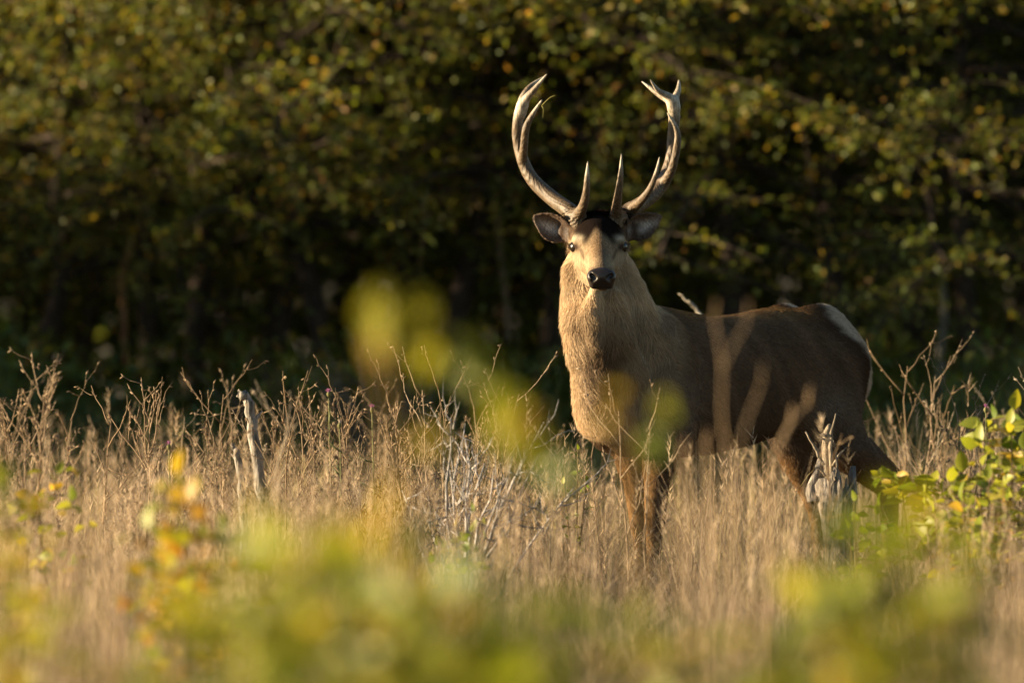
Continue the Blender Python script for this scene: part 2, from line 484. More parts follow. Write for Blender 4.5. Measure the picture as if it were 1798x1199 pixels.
def vnormals(V, Q):
    fn = np.cross(V[Q[:, 2]] - V[Q[:, 0]], V[Q[:, 3]] - V[Q[:, 1]])
    N = np.zeros_like(V)
    for k in range(4):
        for ax in range(3): N[:, ax] += np.bincount(Q[:, k], fn[:, ax], len(V))
    return N / (np.linalg.norm(N, axis=1, keepdims=True) + 1e-12)
N = vnormals(V, Q)
if ((V - V.mean(0)) * N).sum() < 0: Q = Q[:, ::-1]; N = -N

def sstep(a, b, x):
    t = np.clip((x - a) / (b - a), 0, 1); return t * t * (3 - 2 * t)

def coat(p, n):
    """coat colour of a red stag at body points p (reflectance, with a sunlit tint painted on the legs)"""
    x, y, z = p[:, 0], p[:, 1], p[:, 2]
    r = p - SH
    s = -(r[:, 0] * F[0] + r[:, 1] * F[1]); v = r[:, 0] * L[0] + r[:, 1] * L[1]
    px = 899 + x / y * KPX; py = HOR + (CAM_H - z) / y * KPX
    def mix(c, col, m): return c * (1 - m[:, None]) + np.array(col) * m[:, None]
    c = np.tile(np.array([0.118, 0.079, 0.051]), (len(p), 1))
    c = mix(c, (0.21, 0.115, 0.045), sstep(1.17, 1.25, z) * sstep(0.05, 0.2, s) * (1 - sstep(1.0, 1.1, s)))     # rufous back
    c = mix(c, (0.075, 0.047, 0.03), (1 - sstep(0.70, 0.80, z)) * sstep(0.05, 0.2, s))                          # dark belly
    c = mix(c, (0.17, 0.135, 0.105), sstep(0.72, 0.82, s) * (1 - sstep(0.85, 1.0, z)) * 0.6)
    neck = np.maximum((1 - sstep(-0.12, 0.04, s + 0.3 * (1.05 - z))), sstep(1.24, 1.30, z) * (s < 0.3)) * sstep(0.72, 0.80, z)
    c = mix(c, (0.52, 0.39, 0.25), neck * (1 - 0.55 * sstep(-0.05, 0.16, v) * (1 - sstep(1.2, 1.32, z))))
    thr = np.exp(-((px - 1068) / 36) ** 2) * sstep(545, 640, py) * (1 - sstep(690, 720, py)) * (y < 23.75)
    c = mix(c, (0.11, 0.068, 0.038), 0.95 * thr)
    c = mix(c, (0.56, 0.41, 0.25), neck * (1 - sstep(0.72, 0.84, z)) * 0.6)
    c = mix(c, (0.19, 0.15, 0.118), np.exp(-((s + 0.02) / 0.14) ** 2 - ((z - 0.86) / 0.14) ** 2) * sstep(0.0, 0.1, v) * 0.7)   # greyer shoulder
    c = mix(c, (0.07, 0.045, 0.03), np.exp(-((s - 0.20) / 0.05) ** 2) * (1 - sstep(0.78, 0.95, z)) * 0.7)
    c = c * (1 + 0.16 * np.sin(p @ np.array([23., 17, 9]) + 2 * np.sin(p @ np.array([7., 19, 13])))[:, None] * np.clip(s * 3, 0, 1)[:, None])
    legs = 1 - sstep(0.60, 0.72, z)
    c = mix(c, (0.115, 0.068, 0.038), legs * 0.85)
    c = mix(c, (0.21, 0.115, 0.045), legs * sstep(-0.2, 0.5, -n[:, 0]) * 0.6)  # sunlight painted in: warmer, lighter tint on leg faces turned to the sun
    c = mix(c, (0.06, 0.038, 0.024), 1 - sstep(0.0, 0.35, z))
    # pale rump with a dark border in front of it
    back = s + 0.15 * (z - 1.0)
    lim = 1.068 - 0.135 * sstep(1.0, 1.2, z) - 0.015 * sstep(0.0, 0.3, 1.0 - z)
    c = mix(c, (0.045, 0.028, 0.019), sstep(-0.17, -0.02, back - lim) * sstep(0.82, 0.92, z) * 0.9)
    c = mix(c, (0.40, 0.33, 0.26), sstep(-0.035, 0.03, back - lim + 0.012 * np.sin(z * 90) * np.sin(z * 37 + v * 50)) * sstep(0.72, 0.82, z))
    # head
    head = (1 - sstep(470, 530, py)) * (y < 23.62) * (np.abs(px - 1052) < 70)
    head = head * sstep(1.25, 1.32, z) * (1 - sstep(23.56, 23.62, y))
    c = mix(c, (0.36, 0.265, 0.165), head)
    fore = (1 - sstep(407, 429, py - 12 * np.exp(-((np.abs(px - 1052) - 25) / 9) ** 2) + 12 * np.exp(-((px - 1047) / 9) ** 2) + 0.25 * np.clip(np.abs(px - 1052) - 38, 0, 99))) * sstep(1.44, 1.47, z) * (np.abs(px - 1051) < 60)
    c = mix(c, (0.010, 0.006, 0.0045), fore)
    mid = (1 - fore) * np.exp(-((px - 1052) / 22) ** 2) * head * (1 - sstep(440, 470, py))
    c = mix(c, (0.19, 0.115, 0.06), mid * 0.85)
    c = mix(c, (0.17, 0.115, 0.075), head * np.exp(-((px - 1056) / 10) ** 2) * sstep(430, 445, py) * (1 - sstep(466, 476, py)) * 0.7)
    c = mix(c, (0.42, 0.34, 0.24), head * sstep(492, 500, py))
    mouth = np.exp(-((py - 507 + 0.004 * (px - 1056) ** 2) / 2.2) ** 2) * (np.abs(px - 1056) < 30) * (y < 23.40)
    c = mix(c, (0.03, 0.02, 0.016), mouth * 0.9)
    muz = np.exp(-((px - 1056) / 34) ** 2) * head * sstep(462, 478, py) * (1 - sstep(23.26, 23.34, y))
    c = mix(c, (0.10, 0.065, 0.045), muz * 0.8)
    for sd in (-1, 1):
        ey = np.exp(-(((px - 1051 - sd * 41) / 10) ** 2 + ((py - 434) / 8) ** 2)) * head
        tear = np.exp(-(((px - 1051 - sd * (31 - 0.35 * (py - 440))) / 3.2) ** 2)) * sstep(434, 440, py) * (1 - sstep(450, 462, py)) * head
        c = mix(c, (0.06, 0.04, 0.028), tear * 0.8)
        c = mix(c, (0.05, 0.032, 0.022), np.clip(ey * 1.2, 0, 1))
        eb = np.exp(-(((px - 1051 - sd * 38) / 9) ** 2 + ((py - 418) / 5.5) ** 2)) * head
        c = mix(c, (0.50, 0.41, 0.29), np.clip(eb, 0, 1) * 0.9)
    c = mix(c, (0.13, 0.085, 0.055), np.exp(-((np.abs(px - 1050) - 48) / 7) ** 2) * sstep(392, 400, py) * (1 - sstep(418, 426, py)) * (y > 23.5))
    ear = ((np.abs(px - 1050) > 52) & (z > 1.485))
    inner = ear & (n[:, 1] < -0.1)
    c = mix(c, (0.13, 0.09, 0.065), ear * 1.0)
    ecx = np.where(px < 1050, 972, 1128); ecy = np.where(px < 1050, 402, 398)
    core = np.exp(-(((px - ecx) / 24) ** 2 + ((py - ecy - 0.35 * np.abs(px - ecx) * np.sign(1050 - px) * np.sign(px - ecx)) / 9) ** 2))
    c = mix(c, (0.62, 0.57, 0.53), inner * np.clip(core * 1.3, 0, 1) * (0.75 + 0.25 * np.sin(px * 0.9 + py * 1.3)))
    c = mix(c, (0.07, 0.046, 0.032), np.exp(-((np.abs(px - 1050) - 64) / 10) ** 2) * sstep(388, 396, py) * (1 - sstep(416, 426, py)) * (y > 23.45) * (z > 1.48))
    return c

stag = empty('stag', BASE)
tag(stag, 'red deer stag with tall antlers standing alert in dry grass, head facing the viewer', 'deer')
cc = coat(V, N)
def fur_skin():
    m, nt, out = new_mat('coat')
    at = nd(nt, 'ShaderNodeAttribute', attribute_name='Col')
    tc = nd(nt, 'ShaderNodeTexCoord')
    mp = nd(nt, 'ShaderNodeMapping'); mp.inputs['Scale'].default_value = (1, 1, 0.35)
    nt.links.new(tc.outputs['Object'], mp.inputs[0])
    c, nz = noise_mul(nt, at.outputs['Color'], 140, 0.6, 1.2, mp.outputs[0])
    c, _ = noise_mul(nt, c, 14, 0.85, 1.12, tc.outputs['Object'])
    bs = nd(nt, 'ShaderNodeBsdfPrincipled', Roughness=0.9); bs.inputs['Specular IOR Level'].default_value = 0.03
    nt.links.new(c, bs.inputs['Base Color'])
    b = nd(nt, 'ShaderNodeBump', Strength=0.5, Distance=0.006); nt.links.new(nz.outputs[0], b.inputs['Height']); nt.links.new(b.outputs[0], bs.inputs['Normal'])
    nt.links.new(bs.outputs[0], out.inputs[0])
    return m
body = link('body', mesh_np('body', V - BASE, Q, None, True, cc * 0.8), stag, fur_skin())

# fur: strands combed down and back
def fur_mat():
    m, nt, out = new_mat('fur')
    at = nd(nt, 'ShaderNodeAttribute', attribute_name='Col')
    hi = nd(nt, 'ShaderNodeHairInfo')
    mr = nd(nt, 'ShaderNodeMapRange'); mr.inputs[3].default_value = 0.65; mr.inputs[4].default_value = 1.35
    nt.links.new(hi.outputs['Random'], mr.inputs[0])
    vm = nd(nt, 'ShaderNodeVectorMath', operation='SCALE'); nt.links.new(at.outputs['Color'], vm.inputs[0]); nt.links.new(mr.outputs[0], vm.inputs['Scale'])
    d = nd(nt, 'ShaderNodeBsdfDiffuse'); nt.links.new(vm.outputs[0], d.inputs[0])
    hb = nd(nt, 'ShaderNodeBsdfHair', component='Transmission'); nt.links.new(vm.outputs[0], hb.inputs['Color'])
    hb.inputs['RoughnessU'].default_value = 0.5; hb.inputs['RoughnessV'].default_value = 0.8
    hr = nd(nt, 'ShaderNodeBsdfHair', component='Reflection'); nt.links.new(vm.outputs[0], hr.inputs['Color'])
    hr.inputs['RoughnessU'].default_value = 0.4; hr.inputs['RoughnessV'].default_value = 0.8
    m1 = nd(nt, 'ShaderNodeMixShader'); m1.inputs[0].default_value = 0.3; nt.links.new(hr.outputs[0], m1.inputs[1]); nt.links.new(hb.outputs[0], m1.inputs[2])
    m2 = nd(nt, 'ShaderNodeMixShader'); m2.inputs[0].default_value = 0.22; nt.links.new(d.outputs[0], m2.inputs[1]); nt.links.new(m1.outputs[0], m2.inputs[2])
    nt.links.new(m2.outputs[0], out.inputs[0])
    return m

def make_fur(nst):
    T = np.vstack([Q[:, [0, 1, 2]], Q[:, [0, 2, 3]]])
    ar = np.linalg.norm(np.cross(V[T[:, 1]] - V[T[:, 0]], V[T[:, 2]] - V[T[:, 0]]), axis=1)
    ctr = V[T].mean(1)
    zz = ctr[:, 2]
    w = ar * np.where(zz < 0.55, 0.5, 1.0) * np.where(zz > 1.38, 1.6, 1.0)
    f = rng.choice(len(T), nst, p=w / w.sum())
    r1 = np.sqrt(rng.random(nst)); r2 = rng.random(nst)
    bc = np.stack([1 - r1, r1 * (1 - r2), r1 * r2], -1)
    p = (V[T[f]] * bc[..., None]).sum(1); n = (N[T[f]] * bc[..., None]).sum(1); n /= np.linalg.norm(n, axis=1, keepdims=True)
    c = (cc[T[f]] * bc[..., None]).sum(1)
    px = 899 + p[:, 0] / p[:, 1] * KPX; py = HOR + (CAM_H - p[:, 2]) / p[:, 1] * KPX
    s = -((p - SH) @ F); z = p[:, 2]
    ishead = (z > 1.30) & (p[:, 1] < 23.60 - 0.0018 * np.clip(py - 440, 0, 200)) & (py < 514)
    ear = (np.abs(px - 1050) > 50) & (z > 1.45)
    ln = np.full(nst, 0.024)
    nk = np.maximum(1 - sstep(-0.12, 0.0, s + 0.3 * (1.05 - z)), sstep(1.24, 1.30, z) * (s < 0.3)) * sstep(0.72, 0.8, z)
    ln = ln * (1 - nk) + 0.048 * nk
    eyd = np.minimum(np.hypot(px - 1010, py - 433.5), np.hypot(px - 1092, py - 433.5)); ln = np.where(ishead, 0.006, ln); ln = np.where(eyd < 11, 0.004, ln); ln = np.where(ear, 0.010, ln); ln = np.where(z < 0.6, 0.012, ln)
    rump = (s > 0.98) & (z > 0.75); ln = np.where(rump, 0.034, ln)
    nose = ishead & (p[:, 1] < 23.255); 
    crown_ = ishead & (py < 412)
    ln = np.where(crown_ & ~ear, 0.017, ln)
    keep = ~nose & ~(ishead & ~ear & ~crown_ & (rng.random(nst) > 0.25))
    ln *= rng.uniform(0.6, 1.25, nst)
    flow = np.where((nk > 0.5)[:, None], np.array([0, 0, -1.0]) - F * 0.15, np.array([0, 0, -0.55]) - F)
    flow = np.where(ishead[:, None], np.array([0, 1.0, 0.45]), flow)
    earax = np.where((px < 1050)[:, None], np.array([-1, 0, 0.5]), np.array([1, 0, 0.5]))
    flow = np.where(ear[:, None], earax, flow)
    # clumps: neighbours share a sway
    fr = 34.0
    sw = np.stack([np.sin(p @ np.array([fr, 11, 7]) + 3 * np.sin(p[:, 2] * 21)), np.sin(p @ np.array([9, fr, 13]) + 1), 0.4 * np.sin(p @ np.array([13, 9, fr]))], -1)
    flow = flow / np.linalg.norm(flow, axis=1, keepdims=True) + sw * (0.28 + 0.3 * nk)[:, None] + rng.normal(0, 0.16, (nst, 3))
    flow -= n * (flow * n).sum(1, keepdims=True)
    flow /= np.linalg.norm(flow, axis=1, keepdims=True) + 1e-9
    lift = np.where(ishead | ear, 0.12, 0.30)[:, None] * rng.uniform(0.6, 1.5, (nst, 1))
    d = flow + n * lift; d /= np.linalg.norm(d, axis=1, keepdims=True)
    k = 4
    t = np.linspace(0, 1, k)
    pts = p[:, None] - n[:, None] * 0.002 + d[:, None] * (ln[:, None] * t)[..., None] - n[:, None] * (ln[:, None] * 0.12 * t ** 2)[..., None] + np.array([0, 0, -1]) * (ln[:, None] * 0.12 * t ** 2)[..., None]
    pts = pts[keep]; c = c[keep]; m = len(pts)
    rad = np.where((ishead | ear)[keep], 0.00055, 0.0008)[:, None] * np.array([1.0, 0.95, 0.7, 0.15])
    hc = bpy.data.hair_curves.new('fur')
    hc.add_curves([k] * m)
    hc.attributes['position'].data.foreach_set('vector', (pts - BASE).astype(np.float32).ravel())
    a = hc.attributes.get('radius') or hc.attributes.new('radius', 'FLOAT', 'POINT')
    a.data.foreach_set('value', rad.astype(np.float32).ravel())
    a = hc.attributes.new('Col', 'FLOAT_COLOR', 'CURVE')
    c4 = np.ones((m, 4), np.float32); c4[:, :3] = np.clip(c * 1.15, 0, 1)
    a.data.foreach_set('color', c4.ravel())
    o = link('fur', hc, stag, fur_mat())
    o['kind'] = 'stuff'
    return o
make_fur(260000)

# antlers
def antler_mat():
    m, nt, out = new_mat('antler')
    tc = nd(nt, 'ShaderNodeTexCoord')
    at = nd(nt, 'ShaderNodeAttribute', attribute_name='Col')
    nz = nd(nt, 'ShaderNodeTexNoise', Scale=55, Detail=6); nz.inputs['Roughness'].default_value = 0.7
    mp = nd(nt, 'ShaderNodeMapping'); mp.inputs['Scale'].default_value = (2.2, 2.2, 0.35)
    nt.links.new(tc.outputs['Object'], mp.inputs[0]); nt.links.new(mp.outputs[0], nz.inputs['Vector'])
    mr = nd(nt, 'ShaderNodeMapRange'); mr.inputs[1].default_value = 0.35; mr.inputs[2].default_value = 0.6; mr.inputs[3].default_value = 0.35; mr.inputs[4].default_value = 1.1
    nt.links.new(nz.outputs[0], mr.inputs[0])
    vm = nd(nt, 'ShaderNodeVectorMath', operation='SCALE'); nt.links.new(at.outputs['Color'], vm.inputs[0]); nt.links.new(mr.outputs[0], vm.inputs['Scale'])
    bs = nd(nt, 'ShaderNodeBsdfPrincipled', Roughness=0.5); nt.links.new(vm.outputs[0], bs.inputs['Base Color'])
    bs.inputs['Specular IOR Level'].default_value = 0.35
    b = nd(nt, 'ShaderNodeBump', Strength=0.6, Distance=0.004); nt.links.new(nz.outputs[0], b.inputs['Height']); nt.links.new(b.outputs[0], bs.inputs['Normal'])
    nt.links.new(bs.outputs[0], out.inputs[0])
    return m
M_ant = antler_mat()
def antler(chains, label):
    allp = np.vstack([np.array(c[0]) for c in chains])
    G = SDF(allp.min(0) - 0.05, allp.max(0) + 0.05, 0.0036)
    tips = []
    for ctrl, rad, k in chains:
        n = 22
        pts = curve_pts(ctrl, n)
        r = np.interp(np.linspace(0, 1, n), np.linspace(0, 1, len(rad)), rad)
        G.tube(pts, r, k)
        if k != 0.008: tips.append(pts[-1])
    v, q = surface_nets(G.G, G.lo, G.h)
    nn = vnormals(v, q)
    if (nn * (v - v.mean(0))).sum() < 0 and False: nn = -nn
    ang = np.arctan2(v[:, 1] - 23.65, v[:, 0])
    dtip = np.min([np.linalg.norm(v - t, axis=1) for t in tips], axis=0)
    amp = 0.0012 * sstep(0.03, 0.12, dtip) + 0.0022 * np.exp(-((v[:, 2] - 1.585) / 0.02) ** 2)
    gro = np.sin(v[:, 0] * 620 + 9 * np.sin(v[:, 2] * 26)) * np.sin(v[:, 1] * 560 + 7 * np.sin(v[:, 2] * 31))
    v = v + nn * (amp * gro)[:, None]
    if ((v - v.mean(0)) * nn).sum() < 0 and False: q = q[:, ::-1]
    d = np.min([np.linalg.norm(v - t, axis=1) for t in tips], axis=0)
    w = (1 - sstep(0.01, 0.10, d))[:, None]
    c = np.array([0.17, 0.118, 0.072]) * (1 - w) + np.array([0.50, 0.43, 0.33]) * w
    c = c * (0.75 + 0.35 * np.clip(gro, -1, 1))[:, None] ** sstep(0.02, 0.1, d)[:, None]
    o = link('antler', mesh_np('antler', v - BASE, q, None, True, c), stag, M_ant)
    o['label'] = label
y0 = 23.60
antler([([P(1016, 390, y0), P(1002, 372, y0 + .03), P(968, 347, y0 + .10), P(931, 310, y0 + .15), P(911, 258, y0 + .17), P(909, 215, y0 + .15), P(917, 185, y0 + .13)], [0.037, 0.031, 0.029, 0.025, 0.021, 0.020, 0.022], 0.01),
        ([P(914, 200, y0 + .14), P(921, 178, y0 + .12), P(938, 158, y0 + .09), P(960, 131, y0 + .06)], [0.020, 0.018, 0.012, 0.003], 0.012),
        ([P(914, 200, y0 + .15), P(917, 176, y0 + .17), P(930, 154, y0 + .19), P(953, 136, y0 + .22)], [0.018, 0.016, 0.011, 0.003], 0.012),
        ([P(918, 282, y0 + .15), P(920, 258, y0 + .10), P(924, 224, y0 + .06), P(936, 200, y0 + .04), P(951, 177, y0 + .02)], [0.017, 0.015, 0.014, 0.010, 0.0035], 0.012),
        ([P(1012, 382, y0), P(1023, 364, y0 - .08), P(1029, 340, y0 - .14), P(1031, 310, y0 - .17), P(1032, 284, y0 - .175)], [0.026, 0.018, 0.014, 0.010, 0.0025], 0.018),
        ([P(1019, 394, y0), P(1012, 382, y0)], [0.040, 0.038], 0.008)], 'antler with two cupped top points and a brow tine')
antler([([P(1081, 391, y0), P(1092, 378, y0 + .03), P(1126, 358, y0 + .08), P(1158, 330, y0 + .13), P(1176, 286, y0 + .15), P(1181, 240, y0 + .16), P(1184, 205, y0 + .15), P(1181, 180, y0 + .13)], [0.037, 0.031, 0.028, 0.027, 0.021, 0.020, 0.023, 0.023], 0.01),
        ([P(1183, 188, y0 + .14), P(1176, 172, y0 + .12), P(1156, 160, y0 + .10), P(1142, 141, y0 + .07)], [0.020, 0.016, 0.010, 0.003], 0.014),
        ([P(1178, 178, y0 + .14), P(1160, 168, y0 + .16), P(1146, 158, y0 + .18), P(1127, 144, y0 + .20)], [0.016, 0.013, 0.010, 0.003], 0.012),
        ([P(1184, 190, y0 + .14), P(1186, 172, y0 + .15), P(1191, 158, y0 + .16), P(1192, 142, y0 + .18)], [0.020, 0.015, 0.011, 0.004], 0.012),
        ([P(1166, 322, y0 + .13), P(1180, 296, y0 + .07), P(1189, 255, y0 + .03), P(1188, 228, y0 + .02), P(1172, 199, y0)], [0.021, 0.016, 0.014, 0.011, 0.003], 0.012),
        ([P(1110, 366, y0 + .04), P(1125, 353, y0 - .05), P(1141, 332, y0 - .11), P(1152, 305, y0 - .14), P(1158, 276, y0 - .15)], [0.024, 0.016, 0.012, 0.009, 0.0025], 0.016),
        ([P(1083, 384, y0), P(1083, 362, y0 - .07), P(1086, 338, y0 - .13), P(1090, 305, y0 - .16), P(1091, 271, y0 - .17)], [0.026, 0.018, 0.014, 0.010, 0.0025], 0.018),
        ([P(1079, 394, y0), P(1086, 384, y0)], [0.040, 0.038], 0.008)], 'antler with a forked three-point crown, brow and second tine')

# eyes
def gloss(name, c, rough=0.08, coat=0.6):
    m, nt, out = new_mat(name)
    bs = nd(nt, 'ShaderNodeBsdfPrincipled', Roughness=rough); bs.inputs['Base Color'].default_value = (*c, 1); bs.inputs['Coat Weight'].default_value = coat
    tc = nd(nt, 'ShaderNodeTexCoord'); nz = nd(nt, 'ShaderNodeTexNoise', Scale=260, Detail=2); nt.links.new(tc.outputs['Object'], nz.inputs['Vector'])
    b = nd(nt, 'ShaderNodeBump', Strength=0.25 if rough > 0.2 else 0.0, Distance=0.002); nt.links.new(nz.outputs[0], b.inputs['Height']); nt.links.new(b.outputs[0], bs.inputs['Normal'])
    nt.links.new(bs.outputs[0], out.inputs[0]); return m
M_eye = gloss('eye', (0.012, 0.008, 0.005), 0.22, 0.0); M_nose = gloss('wet_nose', (0.017, 0.011, 0.008), 0.42, 0.08)
def ball(name, c, r, mat, sx=1, sy=1, sz=1, seg=20):
    u = np.linspace(0, np.pi, seg // 2 + 1); w = np.arange(seg) * 2 * np.pi / seg
    pts = np.stack([np.sin(u)[:, None] * np.cos(w) * sx, np.sin(u)[:, None] * np.sin(w) * sy, np.cos(u)[:, None] * np.ones_like(w) * sz], -1).reshape(-1, 3) * r
    i = np.arange(seg // 2)[:, None] * seg; j = np.arange(seg)[None]; j2 = (j + 1) % seg
    q = np.stack([i + j, i + seg + j, i + seg + j2, i + j2], -1).reshape(-1, 4)
    return link(name, mesh_np(name, pts + np.asarray(c) - BASE, q), stag, mat)
for sd in (-1, 1):
    ball('eye', P(1051 + sd * 39, 433.5, 23.488), 0.0270, M_eye, 1.0, 1.0, 0.95)

# nose pad with nostrils
def nose():
    c = P(1056, 488, 23.198)
    G = SDF(c - 0.09, c + 0.09, 0.003)
    I3 = [EX, np.array([0, 1., 0]), np.array([0, 0, 1.])]
    G.ell(c + [0, 0.012, 0.006], I3, [0.052, 0.032, 0.034], 0.01)
    G.tube([c + [-0.028, -0.002, 0.004], c + [0.028, -0.002, 0.004]], [0.026, 0.026], 0.012)
    G.tube([c + [-0.03, 0.006, -0.028], c + [0.03, 0.006, -0.028]], [0.014, 0.014], 0.02)
    for sd in (-1, 1):
        G.tube([c + [sd * 0.036, -0.016, 0.010], c + [sd * 0.026, -0.026, 0.0], c + [sd * 0.034, -0.022, -0.012]], [0.008, 0.009, 0.006], 0.006, op='cut')
    G.tube([c + [0, -0.03, -0.01], c + [0, -0.03, -0.04]], [0.004, 0.004], 0.004, op='cut')
    v, q = surface_nets(G.G, G.lo, G.h)
    link('nose', mesh_np('nose', v - BASE, q), stag, M_nose)
nose()
# hooves are below the grass: small cloven wedges
for x, y_, d in ((1138, 1096, 23.70), (1119, 1088, 23.90), (1543, 1077, 24.52), (1426, 1074, 24.56)):
    mb = MB(); p = P(x, y_, d); p[2] = 0.0
    for sd in (-1, 1):
        o = p + L * 0.017 * sd
        mb.tube([o + F * 0.035 + [0, 0, 0.004], o + [0, 0, 0.03] + F * 0.015, o - F * 0.01 + [0, 0, 0.075]], [0.014, 0.02, 0.02], 8, (0.02, 0.016, 0.013))
    h_ = link('hoof', mb.mesh('hoof'), stag, M_wood)
    h_.data.transform(Matrix.Translation(-Vector(BASE)))

# ------------------------------------------------------------------ vegetation
def leaf_shape(l=1.0, w=0.6, fold=0.18, droop=0.15, n=4):
    """ovate leaf: two rows of faces folded along the midrib; base at the origin, along +X"""
    t = np.linspace(0, 1, n + 1)
    hw_ = w / 2 * np.sin(np.pi * np.power(t, 0.75)) ** 0.9
    mid = np.stack([t * l, 0 * t, -droop * l * t ** 2], -1)
    lf = mid + np.stack([0 * t, hw_, fold * hw_ * 2], -1); rt = mid + np.stack([0 * t, -hw_, fold * hw_ * 2], -1)
    V = np.vstack([mid, lf, rt]); m = n + 1
    i = np.arange(n)
    Q = np.vstack([np.stack([i, i + 1, m + i + 1, m + i], -1), np.stack([i + 1, i, 2 * m + i, 2 * m + i + 1], -1)])
    return V, Q

def frames(d, up_noise):
    """rotation matrices whose X is d and whose Z is roughly up"""
    d = d / (np.linalg.norm(d, axis=1, keepdims=True) + 1e-9)
    z = np.array([0, 0, 1.0]) + up_noise
    y = np.cross(z, d); y /= np.linalg.norm(y, axis=1, keepdims=True) + 1e-9
    z = np.cross(d, y)
    return np.stack([d, y, z], -1)

def scatter_leaves(mb, pos, dirs, size, col, tilt=1.1, wid=0.55, n=2):
    lv, lq = leaf_shape(1, wid, 0.15, 0.2, n)
    k = len(pos)
    Rm = frames(dirs, rng.normal(0, tilt, (k, 3)))
    V_ = pos[:, None] + np.einsum('kij,vj->kvi', Rm, lv) * size[:, None, None]
    Q_ = lq[None] + (np.arange(k) * len(lv))[:, None, None]
    C_ = np.repeat(col, len(lv), 0)
    mb.add(V_.reshape(-1, 3), Q_.reshape(-1, 4), None, C_)

def palette(k, cols, w, jit=0.18):
    c = np.array(cols)[rng.choice(len(cols), k, p=np.array(w) / sum(w))]
    return c * rng.uniform(1 - jit, 1 + jit, (k, 1))

# ---- trees of the wood
def make_tree(seed, H, low, spread, nb, cols, wts, lsize, bark=(0.07, 0.05, 0.035), rt=0.07):
    global rng
    keep = rng; rng = np.random.default_rng(seed)
    tr = MB(); cr = MB()
    zz = np.linspace(-0.1, H, 12)
    wob = np.cumsum(rng.normal(0, 0.07, (12, 2)), 0); wob -= wob[1]
    trunk = np.stack([wob[:, 0], wob[:, 1], zz], -1)
    tr.tube(trunk, np.interp(zz, [-0.1, 0.25, H], [rt * 1.5, rt, 0.012]), 8, bark)
    P_, D_ = [], []
    for b in range(nb):
        f = b / nb
        z0 = low + (H * 0.98 - low) * f ** 0.9
        base = np.array([np.interp(z0, zz, trunk[:, 0]), np.interp(z0, zz, trunk[:, 1]), z0])
        az = b * 2.399 + rng.normal(0, 0.3)
        ln = spread * (0.45 + 0.75 * math.sin(math.pi * min(1, 0.25 + 0.72 * f))) * rng.uniform(0.7, 1.15)
        el = rng.normal(0.25 + 0.5 * f, 0.2)
        d = np.array([math.cos(az) * math.cos(el), math.sin(az) * math.cos(el), math.sin(el)])
        t = np.linspace(0, 1, 6)
        br = base + d * ln * t[:, None] + np.array([0, 0, -0.22 * ln]) * (t ** 2)[:, None] + np.cumsum(rng.normal(0, 0.03 * ln, (6, 3)), 0) * t[:, None]
        r0 = 0.35 * rt * (1 - 0.7 * f)
        tr.tube(br, r0 * (1 - 0.85 * t) + 0.002, 5, bark)
        for q in range(13):
            tq = rng.uniform(0.25, 1.0); o = np.array([np.interp(tq, t, br[:, i]) for i in range(3)])
            a2 = az + rng.choice([-1, 1]) * rng.uniform(0.3, 1.3); e2 = rng.normal(-0.05, 0.35)
            d2 = np.array([math.cos(a2) * math.cos(e2), math.sin(a2) * math.cos(e2), math.sin(e2)])
            l2 = ln * rng.uniform(0.25, 0.5)
            tw = o + d2 * l2 * np.linspace(0, 1, 4)[:, None] + np.array([0, 0, -0.15 * l2]) * (np.linspace(0, 1, 4) ** 2)[:, None]
            tr.tube(tw, [0.006, 0.005, 0.004, 0.002], 3, bark, cap=False)
            m = rng.integers(24, 36)
            tt = rng.uniform(0.1, 1.05, m)
            pos = o + d2 * l2 * tt[:, None] + np.array([0, 0, -0.15 * l2]) * (tt ** 2)[:, None] + rng.normal(0, 0.03, (m, 3))
            sdv = norm(np.cross(d2, [0, 0, 1])) * np.where(np.arange(m) % 2, 1, -1)[:, None]
            dd = d2 * 0.5 + sdv * 0.9 + rng.normal(0, 0.45, (m, 3)) + [0, 0, -0.3]
            P_.append(pos); D_.append(dd)
    pos = np.vstack(P_); dd = np.vstack(D_); k = len(pos)
    # patches of turning leaves
    ph = np.sin(pos @ np.array([2.1, 1.3, 1.7]) + seed) + rng.normal(0, 0.5, k)
    ca = palette(k, cols, wts); cb = palette(k, cols, [1.5, 2.5, 3, 2.2, 0.6])
    col = np.where((ph > 0.9)[:, None], cb, ca)
    scatter_leaves(cr, pos, dd, rng.uniform(0.7, 1.25, k) * lsize, col)
    rng = keep
    return tr.mesh('trunk'), cr.mesh('crown', True)

GREENS = [(0.08, 0.115, 0.02), (0.12, 0.15, 0.025), (0.18, 0.18, 0.028), (0.27, 0.20, 0.032), (0.27, 0.15, 0.037)]
GW = [4, 4, 2.5, 0.8, 0.25]
protos = [make_tree(101, 5.4, 1.35, 1.5, 46, GREENS, GW, 0.047, rt=0.065),
          make_tree(102, 6.2, 1.55, 1.7, 50, GREENS, [3, 4, 3, 1.0, 0.3], 0.045, (0.06, 0.045, 0.035), rt=0.085),
          make_tree(103, 4.6, 1.0, 1.35, 42, GREENS, [4, 3, 1.5, .5, .2], 0.05, (0.085, 0.06, 0.04), rt=0.05),
          make_tree(104, 5.8, 1.45, 1.6, 48, GREENS, [3, 4, 3, 1.1, 0.35], 0.043, (0.05, 0.037, 0.03), rt=0.075)]
TL = ['slender tree with green crown in the dark wood edge', 'tall tree with yellowing crown in the dark wood edge',
      'low branching green tree in the dark wood edge', 'tree with ochre turning leaves in the dark wood edge']
